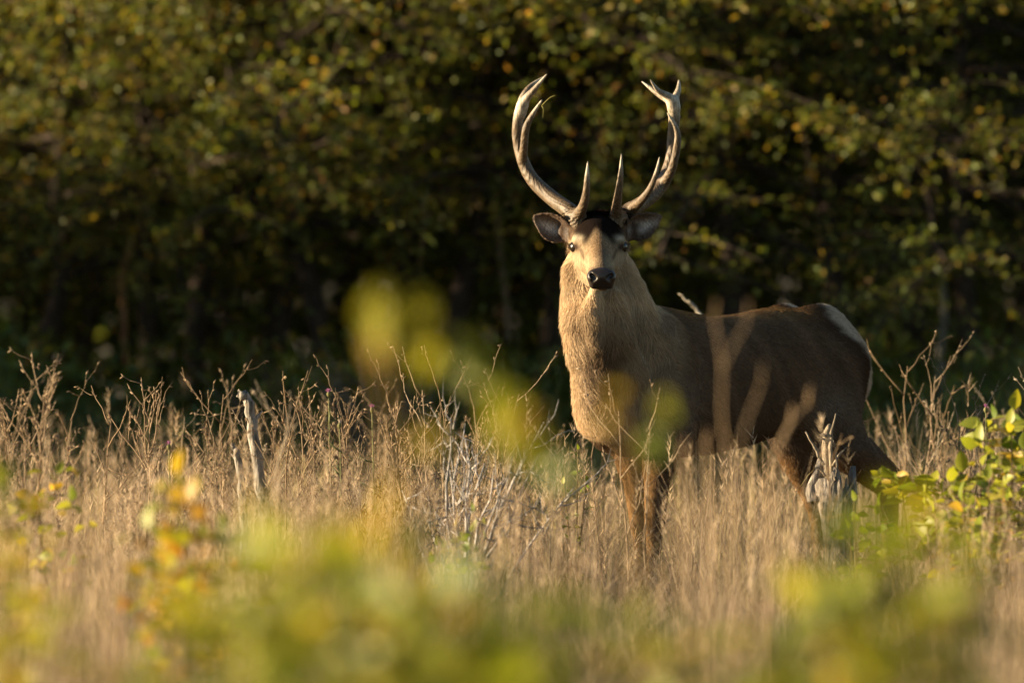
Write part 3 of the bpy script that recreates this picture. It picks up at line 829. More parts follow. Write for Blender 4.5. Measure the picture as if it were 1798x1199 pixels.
def tree(kind, x, y, rot, sc, label=None, group=None):
    r = empty('wood_edge_tree', (x, y, 0)); r.rotation_euler.z = rot; r.scale = (sc, sc, sc)
    t = link('trunk', protos[kind][0], r); c = link('crown', protos[kind][1], r)
    c['kind'] = 'stuff'
    tag(r, label or TL[kind], 'tree', None if label and not group else group or 'trees of the wood: ' + ['green', 'yellowing', 'low', 'ochre'][kind])
for pr in protos:
    pr[0].materials.append(M_bark); pr[1].materials.append(M_fol)
tr_rng = np.random.default_rng(5)
# measured trunks first (photograph column, distance), then fill the wood behind and to the sides
known = [(60, 35.0, 3), (330, 35.2, 3), (470, 35.6, 1), (560, 34.9, 3), (800, 35.3, 3), (960, 35.6, 1), (1090, 35.0, 3), (1290, 35.4, 1), (1480, 35.2, 3), (1690, 35.5, 1), (1800, 35.0, 3), (-60, 35.4, 1),
         (248, 35.5, 1), (605, 38.5, 3), (735, 36.5, 1), (868, 37.5, 0), (1585, 36.0, 1), (135, 37.5, 0), (1400, 38.5, 3), (1180, 37.2, 2), (430, 40.0, 2), (1750, 38.0, 0)]
spots = []
own = {}
NEARL = {60: 'turning tree of the wood edge behind the lime and yellow shoot', 330: 'turning tree of the wood edge rising behind the two grey poles', 470: 'yellowing tree of the wood edge right of the hooked grey pole',
         560: 'turning tree of the wood edge behind the slim pink thistle', 800: 'turning tree of the wood edge behind the tall lime spray', 960: 'yellowing tree of the wood edge behind the cupped antler',
         1090: 'turning tree of the wood edge between the two antlers', 1290: 'yellowing tree of the wood edge above the back of the stag', 1480: 'turning tree of the wood edge above the pale rump of the stag',
         1690: 'yellowing tree of the wood edge behind the pale crooked dead stem', 1800: 'turning tree of the wood edge above the bright green shrub', 248: 'yellowing tree of the wood edge beside the rust brown sapling stem'}
for px_, y_, k_ in known:
    xx = (px_ - 899) / KPX * y_
    spots.append((xx, y_ - 0.3 * xx, k_))
    if px_ in NEARL: own[len(spots) - 1] = NEARL[px_]
for row, y_ in enumerate((36.5, 38.6, 40.8, 43.2, 45.8, 48.6)):
    for x_ in np.arange(-8.5, 8.6, 1.75):
        xx = x_ + tr_rng.normal(0, 0.35) + 0.8 * (row % 2); yy = y_ + 0.6 - 0.3 * xx + tr_rng.normal(0, 0.4)
        if row == 0 and -3.6 < xx < 3.9: continue
        if min(math.hypot(xx - a, yy - b) for a, b, _ in spots) > 1.1: spots.append((xx, yy, int(tr_rng.integers(0, 4))))
for y_ in np.arange(39, 52, 1.5):                       # the wood goes on unseen to the left; rows added to shade its inside
    for x_ in (-10.2, -11.8, -13.4): spots.append((x_ + tr_rng.normal(0, .3), y_ + tr_rng.normal(0, .3), int(tr_rng.integers(0, 4))))
for i_, (x_, y_, k_) in enumerate(spots):
    tree(k_, x_, y_, tr_rng.uniform(0, 6.28), tr_rng.uniform(0.85, 1.15), own.get(i_))
for y_ in np.arange(28.6, 41.0, 0.85):                  # low trees added, unseen at the left, to shade ground behind the meadow
    for x_ in (-5.6, -6.7, -7.8):
        tree(2, x_ + tr_rng.normal(0, 0.25) - 0.12 * (y_ - 28), y_ + tr_rng.normal(0, 0.25), tr_rng.uniform(0, 6.28), tr_rng.uniform(0.52, 0.66), 'low tree added out of view to shade the wood edge', 'added shade trees')

# far wood: one dark leafy mass behind the trunks
def far_wood():
    mb = MB(); k = 52000
    pos = np.stack([rng.uniform(-14, 11, k), rng.uniform(50.5, 53.0, k), rng.uniform(0, 6.5, k)], -1)
    pos[:, 1] += 0.8 * np.sin(pos[:, 0] * 1.3) * np.cos(pos[:, 2])
    scatter_leaves(mb, pos, rng.normal(0, 1, (k, 3)), rng.uniform(0.18, 0.34, k), palette(k, GREENS[:3], [4, 3, 1]))
    o = link('far_wood', mb.mesh('far_wood'), None, M_fol)
    tag(o, 'dense dark foliage closing the wood far behind the trunks', 'wood', kind='stuff')
far_wood()

# ---- grass and stems: ribbons
def blades(mb, root, h, lean, bend, w, col, seg=4, twist=None):
    k = len(root)
    t = np.linspace(0, 1, seg + 1)
    a = rng.uniform(0, 6.283, k)
    ld = np.stack([np.cos(a), np.sin(a), np.zeros(k)], -1)
    b = rng.uniform(0, 6.283, k)
    sd = np.stack([np.cos(b), np.sin(b), np.zeros(k)], -1)
    c = root[:, None] + np.array([0, 0, 1.0]) * (h[:, None] * t * (1 - 0.25 * (bend[:, None] * t) ** 2))[..., None] \
        + ld[:, None] * (h[:, None] * (lean[:, None] * t + bend[:, None] * t ** 2.2))[..., None]
    ww = (w[:, None] * np.power(1 - t, 0.6))[..., None] * sd[:, None] * 0.5
    V_ = np.stack([c - ww, c + ww], 2).reshape(k, -1, 3)      # (k, (seg+1)*2, 3)
    i = np.arange(seg) * 2
    q = np.stack([i, i + 1, i + 3, i + 2], -1)
    Q_ = q[None] + (np.arange(k) * (seg + 1) * 2)[:, None, None]
    shade = np.repeat(col[:, None], (seg + 1) * 2, 1)
    mb.add(V_.reshape(-1, 3), Q_.reshape(-1, 4), None, shade.reshape(-1, 3))
    return c[:, -1], ld

STRAW = [1.12 * np.array(c_) for c_ in [(0.38, 0.29, 0.20), (0.48, 0.375, 0.265), (0.28, 0.21, 0.145), (0.33, 0.27, 0.14), (0.16, 0.125, 0.085)]]
def field_points(k, y0, y1, extra=0.9, power=1.0):
    y = y0 + (y1 - y0) * rng.random(k) ** power
    hwid = y * 0.0833 + extra
    x = rng.uniform(-1, 1, k) * hwid
    return x, y
def clump(x, y):
    return 0.5 + 0.5 * np.sin(x * 3.1 + 1.7 * np.sin(y * 1.3)) * np.sin(y * 2.3 + 1.1 * np.sin(x * 2.1))

def dry_grass():
    mb = MB(); k = 80000
    x, y = field_points(k, 13.5, 28.3)
    # thinner in front, where the lens looks over it
    keep = rng.random(k) < (0.35 + 0.65 * sstep(15, 20, y)) * (0.55 + 0.45 * clump(x, y))
    x, y = x[keep], y[keep]; k = len(x)
    root = np.stack([x, y, ground_z(x, y) - 0.01], -1)
    h = rng.gamma(7, 0.056, k) * (0.75 + 0.35 * clump(x * 0.7 + 3, y * 0.7))
    # taller stand in front of the stag's belly, lower trampled patch by the forelegs
    px_ = 899 + x / y * KPX
    h *= 1 + 0.30 * np.exp(-((px_ - 1280) / 90) ** 2) * np.exp(-((y - 22.6) / 1.2) ** 2)
    near = (y < 24.3)
    h *= 1 - 0.25 * np.exp(-((px_ - 950) / 80) ** 2)
    h *= 1 - near * (0.58 * np.exp(-((px_ - 1125) / 62) ** 2) + 0.42 * np.exp(-((px_ - 1420) / 45) ** 2) + 0.22 * np.exp(-((px_ - 1468) / 28) ** 2) + 0.60 * np.exp(-((px_ - 1545) / 65) ** 2))
    h *= 1 - (y < 22.3) * 0.40 * np.exp(-((px_ - 830) / 110) ** 2)
    h = np.clip(h, 0.10, 0.80)
    col = palette(k, STRAW, [4, 3, 3, 1.5, 1.5])
    green = rng.random(k) < 0.22 * (1 + clump(x * 0.5, y * 0.5 + 2))
    col[green & (h < 0.4)] = np.array([0.10, 0.12, 0.03]) * rng.uniform(0.7, 1.3, ((green & (h < 0.4)).sum(), 1))
    col = col * (0.72 + 0.48 * clump(x * 1.9 + 5, y * 1.6))[:, None] * np.where((clump(x * 0.8 - 2, y * 0.7 + 4) > 0.62)[:, None], [1.0, 0.97, 1.06], [1.0, 1.0, 0.90])
    blades(mb, root, h, np.abs(rng.normal(0, 0.16, k)), np.abs(rng.normal(0, 0.22, k)), rng.uniform(0.0022, 0.0048, k), col)
    # bent and broken litter low down
    k2 = 26000
    x, y = field_points(k2, 15, 28.5)
    root = np.stack([x, y, ground_z(x, y) + rng.uniform(0, 0.15, k2)], -1)
    blades(mb, root, rng.uniform(0.12, 0.4, k2), rng.uniform(0.2, 1.2, k2), rng.uniform(0, 0.8, k2), rng.uniform(0.002, 0.005, k2), palette(k2, STRAW, [2, 1, 3, 1, 3]), 3)
    o = link('dry_grass', mb.mesh('dry_grass'), None, M_dry)
    tag(o, 'tall straw coloured dry grass covering the meadow', 'grass', kind='stuff')
dry_grass()

def seed_grass():
    """flowering stems with feathery heads"""
    mb = MB(); k = 2000
    x, y = field_points(k, 17.5, 27.6)
    root = np.stack([x, y, ground_z(x, y) - 0.01], -1)
    px_ = 899 + x / y * KPX
    h = rng.normal(0.58, 0.12, k)
    h = np.where((y < 24.4) & (((px_ > 1050) & (px_ < 1200)) | ((px_ > 1390) & (px_ < 1640))), h * 0.5, h)
    col = palette(k, STRAW, [4, 5, 2, 1, 0.5])
    tip, ld = blades(mb, root, h, np.abs(rng.normal(0, 0.10, k)), np.abs(rng.normal(0, 0.12, k)), np.full(k, 0.003), col, 4)
    m = 20
    r = np.repeat(tip, m, 0) - np.stack([np.zeros(k * m), np.zeros(k * m), rng.uniform(0.0, 0.15, k * m)], -1)
    blades(mb, r, rng.uniform(0.02, 0.045, k * m), rng.uniform(0.1, 0.9, k * m), rng.uniform(0, 0.4, k * m), np.full(k * m, 0.0035), np.repeat(col, m, 0) * 1.12, 1)
    o = link('feathery_grass', mb.mesh('feathery_grass'), None, M_dry)
    tag(o, 'feathery beige seed heads rising through the dry grass', 'grass', kind='stuff')
seed_grass()

def shade_grass():
    """grey-green growth in the shade along the wood"""
    mb = MB(); k = 42000
    y = rng.uniform(27.8, 37.5, k); x = rng.uniform(-1, 1, k) * (y * 0.0833 + 1.2)
    root = np.stack([x, y, ground_z(x, y) - 0.01], -1)
    h = rng.gamma(8, 0.050, k) * (0.5 + 0.9 * clump(x * 0.6 + 1, y * 0.5)) * (1 + 0.45 * sstep(1.5, 3.0, x))
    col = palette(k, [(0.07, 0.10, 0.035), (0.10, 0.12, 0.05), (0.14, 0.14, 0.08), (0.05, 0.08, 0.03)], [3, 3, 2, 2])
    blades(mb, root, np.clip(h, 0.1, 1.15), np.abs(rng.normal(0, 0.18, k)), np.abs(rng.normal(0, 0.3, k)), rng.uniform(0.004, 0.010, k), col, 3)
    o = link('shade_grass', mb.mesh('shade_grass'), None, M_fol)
    tag(o, 'grey green grass in the shade along the wood', 'grass', kind='stuff')
shade_grass()

# ---- standing dry weeds: branching stalks with knobbly seed heads
def weed_mesh(seed, h, nbr, dense, col, lean=0.1, seeds=True, r0=0.0045):
    g = np.random.default_rng(seed); mb = MB()
    n = 8
    t = np.linspace(0, 1, n)
    st = np.stack([lean * h * t + np.cumsum(g.normal(0, 0.008, n)), np.cumsum(g.normal(0, 0.01, n)), h * t], -1); st[0] = (0, 0, -0.02)
    mb.tube(st, r0 * (1 - 0.65 * t), 5, col)
    def twig(o, d, l, r, depth):
        m = 5; u = np.linspace(0, 1, m)
        p = o + d * l * u[:, None] + np.array([0, 0, 0.28 * l]) * (u ** 2)[:, None] + np.cumsum(g.normal(0, 0.03 * l, (m, 3)), 0)
        c = np.array(col) * g.uniform(0.8, 1.2)
        mb.tube(p, r * (1 - 0.6 * u), 4, c)
        if depth > 0:
            for _ in range(dense):
                q = g.uniform(0.3, 0.95); oo = np.array([np.interp(q, u, p[:, i]) for i in range(3)])
                dd = norm(d + g.normal(0, 0.7, 3) + [0, 0, 0.35])
                twig(oo, dd, l * g.uniform(0.35, 0.6), r * 0.6, depth - 1)
        if seeds:
            for _ in range(3 if depth else 2):
                q = g.uniform(0.55, 1.0); oo = np.array([np.interp(q, u, p[:, i]) for i in range(3)])
                s_ = g.uniform(0.004, 0.008); dd = norm(d + g.normal(0, 0.5, 3))
                mb.tube([oo, oo + dd * s_, oo + dd * s_ * 2.4], [0.0015, s_ * 0.55, 0.0012], 5, c * 0.9)
    for b in range(nbr):
        f = 0.30 + 0.68 * b / max(1, nbr - 1); o = np.array([np.interp(f, t, st[:, i]) for i in range(3)])
        az = b * 2.4 + g.normal(0, 0.4); el = g.uniform(0.7, 1.2)
        d = np.array([math.cos(az) * math.cos(el), math.sin(az) * math.cos(el), math.sin(el)])
        twig(o, d, h * g.uniform(0.14, 0.34) * (1.25 - 0.6 * f), r0 * 0.55, 1 if dense else 0)
    return mb.mesh('stalk')
WC = [(0.34, 0.25, 0.16), (0.42, 0.32, 0.22), (0.28, 0.20, 0.12), (0.46, 0.38, 0.28)]
WL = ['dry brown branching weed stalk with small seed heads', 'pale dry weed stalk with sparse upright twigs', 'dense twiggy dry weed with many fine side shoots',
      'tall straight dry stalk with knobbly seed pods', 'low bushy dry weed in the meadow', 'greyish dry weed stalk leaning to one side']
weeds = [weed_mesh(1, 0.80, 9, 2, WC[0]), weed_mesh(2, 0.85, 6, 1, WC[1], 0.06), weed_mesh(3, 0.72, 15, 4, WC[0], 0.12), weed_mesh(4, 0.90, 7, 1, WC[2], 0.04, r0=0.0055),
         weed_mesh(5, 0.55, 14, 3, WC[1], 0.1), weed_mesh(6, 0.82, 8, 2, WC[3], 0.25)]
for m_ in weeds: m_.materials.append(M_dry)
def weed(kind, px_, y_, sc=1.0, rot=None):
    x_ = (px_ - 899) / KPX * y_
    o = link('dry_weed', weeds[kind]); o.location = (x_, y_, float(ground_z(x_, y_)))
    o.rotation_euler = (random.gauss(0, 0.06), random.gauss(0, 0.06), random.uniform(0, 6.28) if rot is None else rot); o.scale = (sc, sc, sc)
    tag(o, WL[kind], 'weed', 'dry weeds: ' + ['brown', 'pale', 'twiggy', 'straight', 'bushy', 'leaning'][kind])
wr = random.Random(3)
for i in range(130):
    while True:
        px_ = wr.uniform(-60, 1860); y_ = wr.uniform(20.5, 27.6)
        if 960 < px_ < 1240 and y_ < 24.2: continue
        if 1240 <= px_ < 1560 and (y_ < 23.9 and wr.random() < 0.9): continue
        if 880 < px_ < 1560 and 23.0 < y_ < 25.2: continue
        if 1470 < px_ < 1630 and y_ < 24.9: continue
        if 740 < px_ < 940 and y_ < 22.6: continue
        if px_ > 1500 and y_ < 22.6: continue
        break
    weed(wr.choice([0, 0, 1, 2, 2, 3, 4, 4, 5]), px_, y_, wr.uniform(0.55, 1.08) * (1.0 if px_ < 900 or px_ > 1540 else 0.85) * (1.0 if y_ < 25 else 0.85))
for px_, y_, k_, s_ in ((505, 23.2, 3, 1.05), (1590, 25.3, 3, 1.08), (1615, 25.2, 1, 1.1), (1640, 25.2, 3, 0.98), (1685, 24.5, 1, 0.95), (760, 23.0, 1, 1.12), (790, 23.1, 3, 1.08), (740, 23.2, 0, 1.1), (820, 23.3, 1, 1.1),
                        (235, 23.6, 2, 1.2), (160, 23.4, 3, 0.95), (60, 22.5, 2, 1.15), (15, 22.0, 2, 1.3), (560, 23.5, 2, 1.15), (610, 23.4, 0, 1.08), (660, 23.2, 2, 1.15), (700, 23.4, 2, 1.1), (470, 23.8, 2, 1.05),
                        (1105, 22.6, 1, 1.0), (1130, 22.5, 1, 0.95), (1060, 22.8, 0, .85)):
    weed(k_, px_, y_, s_)

# ---- dead wood
GREY = (0.25, 0.225, 0.195)
def dead_pole(name, ctrl, rad, label, col=GREY, stubs=()):
    base = np.array(ctrl[0], float); base[2] = min(base[2], 0.0)
    o = empty(name, (base[0], base[1], 0)); b0 = np.array([base[0], base[1], 0])
    mb = MB(); pts = curve_pts(ctrl, 26); n = len(pts)
    g = np.random.default_rng(len(label))
    r = np.interp(np.linspace(0, 1, n), np.linspace(0, 1, len(rad)), rad) * g.uniform(0.88, 1.12, n)
    pts = pts + g.normal(0, 0.0025, pts.shape)
    mb.tube(pts - b0, r, 9, col)
    link('shaft', mb.mesh('shaft'), o, M_wood)
    for st, ln, d in stubs:
        s = MB(); p = pts[int(st * (n - 1))] - b0; d = norm(d)
        s.tube([p, p + d * ln * 0.5, p + d * ln + [0, 0, 0.1 * ln]], [r[0] * 0.4, r[0] * 0.3, 0.002], 6, col)
        link('branch_stub', s.mesh('branch_stub'), o, M_wood)
    tag(o, label, 'dead branch')
yy = 23.2
dead_pole('dead_pole', [P(478, 1085, yy), P(468, 930, yy), P(458, 850, yy), P(445, 770, yy), P(440, 728, yy), P(435, 704, yy), P(426, 691, yy), P(419, 693, yy)], [0.026, 0.024, 0.022, 0.021, 0.020, 0.020, 0.018, 0.012],
          'taller bare grey pole with a hooked tip leaning in the meadow', stubs=[(0.55, 0.05, (1, 0, 1))])
dead_pole('dead_pole', [P(430, 1085, 23.35), P(428, 930, 23.35), P(423, 850, 23.35), P(416, 800, 23.35), P(408, 780, 23.35)], [0.017, 0.016, 0.015, 0.013, 0.007],
          'shorter thin grey pole standing beside the hooked pole', stubs=[(0.7, 0.04, (-1, 0, 1))])
dead_pole('dead_pole', [P(1652, 760, 34.5), P(1652, 620, 34.5), P(1657, 560, 34.5), P(1655, 500, 34.5), P(1650, 455, 34.5), P(1643, 420, 34.5)], [0.026, 0.024, 0.02, 0.02, 0.015, 0.006],
          'pale crooked dead stem before the dark wood', (0.24, 0.22, 0.19))
dead_pole('dead_pole', [P(893, 600, 35.2), P(888, 520, 35.2), P(880, 450, 35.2), P(874, 380, 35.2)], [0.018, 0.018, 0.016, 0.012],
          'thin sunlit sapling stem at the wood edge behind the antlers', (0.30, 0.22, 0.14))
dead_pole('dead_pole', [P(222, 640, 35.0), P(216, 540, 35.0), P(213, 490, 35.0), P(224, 450, 35.0), P(230, 430, 35.0)], [0.02, 0.018, 0.018, 0.014, 0.006],
          'rust brown bent sapling stem at the wood edge', (0.30, 0.15, 0.07))
dead_pole('dead_pole', [P(1285, 640, 26.5), P(1235, 560, 26.5), P(1215, 535, 26.5), P(1192, 516, 26.5)], [0.008, 0.008, 0.007, 0.003],
          'thin pale stick slanting up behind the back of the stag', (0.42, 0.36, 0.28))

def stump():
    y_ = 23.15; b = P(1466, 1100, y_); b[2] = 0; o = empty('broken_stump', b)
    g = np.random.default_rng(8)
    base_z = 0.0; 
    # shaft: open, cracked shell that widens into jagged teeth
    ns = 26; rows = 14
    a = np.arange(ns) * 2 * np.pi / ns
    ztop_l = P(0, 842, y_)[2]; ztop = P(0, 850, y_)[2]
    jag = 0.05 * np.sin(a * 3 + 0.5) + 0.03 * np.sin(a * 7) + g.normal(0, 0.012, ns)
    jag += 0.05 * np.exp(-((np.cos(a) + 1) / 0.25)) + 0.008 * (np.cos(a) > 0.4)
    V_ = []
    for inner in (0, 1):
        for i in range(rows):
            u = i / (rows - 1)
            rr = (0.062 - 0.020 * math.sin(u * 2.0) + 0.030 * u ** 3)
            rr = rr * (1 + 0.10 * np.sin(a * 5 + 2) + 0.05 * np.sin(a * 11 + u * 4)) + g.normal(0, 0.0016, ns)
            if inner: rr = rr - 0.014
            z = (ztop + jag) * u
            cx = 0.012 * math.sin(u * 3)
            V_.append(np.stack([rr * np.cos(a) * 1.05 + cx, rr * np.sin(a) * 0.8, z], -1))
    V_ = np.array(V_).reshape(-1, 3)
    Q_ = []
    for inner in (0, 1):
        for i in range(rows - 1):
            for j in range(ns):
                k0 = (inner * rows + i) * ns; q = [k0 + j, k0 + (j + 1) % ns, k0 + ns + (j + 1) % ns, k0 + ns + j]
                Q_.append(q if not inner else q[::-1])
    for j in range(ns):
        t0 = (rows - 1) * ns; t1 = (2 * rows - 1) * ns
        Q_.append([t0 + j, t0 + (j + 1) % ns, t1 + (j + 1) % ns, t1 + j])
    mb = MB(); mb.add(V_, Q_, None, (0.27, 0.235, 0.20))
    link('shaft', mb.mesh('shaft'), o, M_wood)
    def sp(name, ctrl, rad, col=(0.30, 0.245, 0.18), sides=6):
        m = MB(); pts = curve_pts([np.array(c) - b for c in ctrl], 10)
        pts += g.normal(0, 0.0015, pts.shape)
        m.tube(pts, np.interp(np.linspace(0, 1, 10), np.linspace(0, 1, len(rad)), rad), sides, col)
        link(name, m.mesh(name), o, M_wood)
    sp('spike', [P(1459, 900, y_), P(1453, 830, y_), P(1450, 770, y_), P(1457, 745, y_)], [0.022, 0.018, 0.014, 0.008])
    sp('spike', [P(1463, 880, y_ - .03), P(1459, 800, y_ - .03), P(1461, 760, y_ - .03), P(1468, 727, y_ - .03)], [0.010, 0.008, 0.006, 0.002])
    sp('spike', [P(1430, 880, y_), P(1425, 858, y_), P(1436, 830, y_), P(1441, 810, y_)], [0.026, 0.022, 0.014, 0.004], (0.27, 0.235, 0.20))
    sp('spike', [P(1482, 900, y_), P(1486, 860, y_), P(1487, 838, y_)], [0.016, 0.010, 0.002], (0.27, 0.235, 0.20))
    sp('twig', [P(1447, 815, y_ - .05), P(1432, 790, y_ - .06), P(1415, 757, y_ - .07)], [0.006, 0.005, 0.003])
    sp('twig', [P(1463, 818, y_ - .04), P(1473, 800, y_ - .05), P(1486, 786, y_ - .06)], [0.006, 0.005, 0.002])
    sp('twig', [P(1452, 776, y_ - .02), P(1444, 770, y_ - .04), P(1436, 768, y_ - .06)], [0.006, 0.004, 0.002])
    sp('twig', [P(1453, 766, y_ - .02), P(1446, 764, y_ - .03), P(1440, 762, y_ - .04)], [0.006, 0.006, 0.003])
    sp('twig', [P(1457, 836, y_ - .04), P(1466, 840, y_ - .06), P(1461, 850, y_ - .07)], [0.004, 0.004, 0.002])
    sp('twig', [P(1450, 835, y_ - .04), P(1438, 822, y_ - .05), P(1430, 820, y_ - .06)], [0.005, 0.004, 0.002])
    sp('twig', [P(1466, 845, y_ - .05), P(1470, 815, y_ - .06), P(1468, 790, y_ - .06), P(1463, 772, y_ - .06)], [0.004, 0.004, 0.003, 0.001])
    tag(o, 'grey broken tree stump with jagged twigs beside the hind legs of the stag', 'stump')
stump()

def dead_bush(px_, y_, top_py, label, seed, spread=0.35, n=11, col=(0.30, 0.28, 0.27), toright=0.0):
    b = P(px_, 1100, y_); b[2] = 0; o = empty('dead_bush', b); g = np.random.default_rng(seed)
    h = P(0, top_py, y_)[2]
    for i in range(n):
        m = MB(); az = i * 2.399 + g.normal(0, 0.3)
        ln = h * g.uniform(0.6, 1.05); out = spread * g.uniform(0.2, 1.1)
        d = np.array([math.cos(az) * out + toright * g.uniform(0, 1), math.sin(az) * out * 0.7, 0])
        u = np.linspace(0, 1, 8)
        p = d * (u ** 1.3)[:, None] + np.array([0, 0, ln]) * u[:, None] + np.cumsum(g.normal(0, 0.012, (8, 3)), 0); p[0] = (0, 0, -0.02)
        c = np.array(col) * g.uniform(0.75, 1.3)
        m.tube(p, 0.011 * (1 - 0.8 * u), 5, c)
        for _ in range(8):
            q = g.uniform(0.3, 0.98); oo = np.array([np.interp(q, u, p[:, k]) for k in range(3)])
            dd = norm(np.array([d[0], d[1], 0.35]) + g.normal(0, 0.45, 3)); l2 = g.uniform(0.06, 0.18)
            v = np.linspace(0, 1, 5); tw = oo + dd * l2 * v[:, None] + np.cumsum(g.normal(0, 0.006, (5, 3)), 0) + np.array([0, 0, 0.05]) * (v ** 2)[:, None]
            m.tube(tw, 0.0042 * (1 - 0.75 * v), 4, c)
            for _ in range(2):
                o3 = tw[g.integers(2, 5)]; d3 = norm(dd + g.normal(0, 0.5, 3)); l3 = g.uniform(0.03, 0.07)
                m.tube([o3, o3 + d3 * l3 * 0.5, o3 + d3 * l3 + [0, 0, 0.01]], [0.0022, 0.0018, 0.0006], 3, c, cap=False)
        link('branch', m.mesh('branch'), o, M_wood)
    tag(o, label, 'dead bush')
dead_bush(805, 22.3, 745, 'bare grey dead bush with forked twigs in the middle of the meadow', 21, 0.32, 13, toright=0.12)
dead_bush(700, 23.3, 800, 'low bare brown bush in the grass left of the grey dead bush', 22, 0.4, 10, (0.26, 0.21, 0.15))
dead_bush(700, 31.5, 590, 'dark leafless thicket bush before the wood', 23, 0.55, 16, (0.17, 0.13, 0.10), -0.4)
dead_bush(560, 31.8, 640, 'brown twiggy thicket in the shade before the wood', 24, 0.6, 16, (0.16, 0.115, 0.085), -0.3)

# ---- undergrowth at the wood edge: leafy bushes
def bush_mesh(seed, h, w, k, size, cols, wts):
    global rng
    keep = rng; rng = np.random.default_rng(seed)
    st = MB(); lf = MB(); P_ = []; D_ = []
    for i in range(16):
        az = rng.uniform(0, 6.28); out = w * rng.uniform(0.1, 1) ** 0.7
        u = np.linspace(0, 1, 7); tipz = h * rng.uniform(0.6, 1.05) * (1 - 0.35 * (out / w) ** 2)
        p = np.array([math.cos(az), math.sin(az), 0]) * out * (u ** 1.2)[:, None] + np.array([0, 0, tipz]) * u[:, None] + np.cumsum(rng.normal(0, 0.02, (7, 3)), 0); p[0] = (0, 0, -.03)
        st.tube(p, 0.012 * (1 - 0.8 * u), 5, (0.07, 0.05, 0.03))
        m = k // 16; q = rng.uniform(0.2, 1.03, m)
        P_.append(np.stack([np.interp(q, u, p[:, a]) for a in range(3)], -1) + rng.normal(0, 0.07, (m, 3)))
        D_.append(rng.normal(0, 0.8, (m, 3)) + [math.cos(az) * .6, math.sin(az) * .6, 0.15])
    pos = np.vstack(P_); pos[:, 2] = np.maximum(pos[:, 2], 0.04)
    scatter_leaves(lf, pos, np.vstack(D_), rng.uniform(0.7, 1.3, len(pos)) * size, palette(len(pos), cols, wts))
    rng = keep
    return st.mesh('stem'), lf.mesh('foliage')
bm = [bush_mesh(31, 0.95, 0.55, 1500, 0.075, GREENS, [5, 4, 1, .3, .1]), bush_mesh(32, 0.75, 0.6, 1300, 0.06, [(0.09, 0.14, 0.045), (0.12, 0.17, 0.065), (0.07, 0.11, 0.04)], [3, 2, 2]),
      bush_mesh(33, 1.15, 0.5, 1500, 0.07, GREENS, [3, 3, 2, 1, .6])]
for a, b_ in bm: a.materials.append(M_bark); b_.materials.append(M_fol)
BL = ['rounded dark green bush along the wood', 'low grey green bush along the wood', 'upright yellowish bush along the wood']
br_ = random.Random(12)
bspots = [(1270, 32.5, 1, 1.1), (1180, 32.8, 1, 1.15), (1350, 33.2, 1, 1.05), (100, 32.8, 1, 1.2), (30, 33.5, 0, 1.1), (180, 33.6, 1, 1.0), (640, 32.6, 2, 0.95), (310, 31.6, 1, 0.9), (480, 33.5, 0, 1.0), (820, 33.4, 0, 1.0),
          (950, 33.2, 0, 0.95), (1620, 33.0, 1, 1.0), (1700, 32.4, 1, 1.15), (1790, 32.0, 0, 1.05), (1500, 33.6, 0, 1.0), (1430, 33.0, 1, 0.9)]
for _ in range(16): bspots.append((br_.uniform(-150, 1950), br_.uniform(34, 36.5), br_.choice([0, 1, 2]), br_.uniform(0.8, 1.2)))
for px_, y_, k_, s_ in bspots:
    x_ = (px_ - 899) / KPX * y_
    r_ = empty('undergrowth_bush', (x_, y_, 0)); r_.rotation_euler.z = br_.uniform(0, 6.28); r_.scale = (s_,) * 3
    link('stem', bm[k_][0], r_); f_ = link('foliage', bm[k_][1], r_); f_['kind'] = 'stuff'
    tag(r_, BL[k_], 'bush', 'undergrowth: ' + ['dark', 'grey', 'yellowish'][k_])

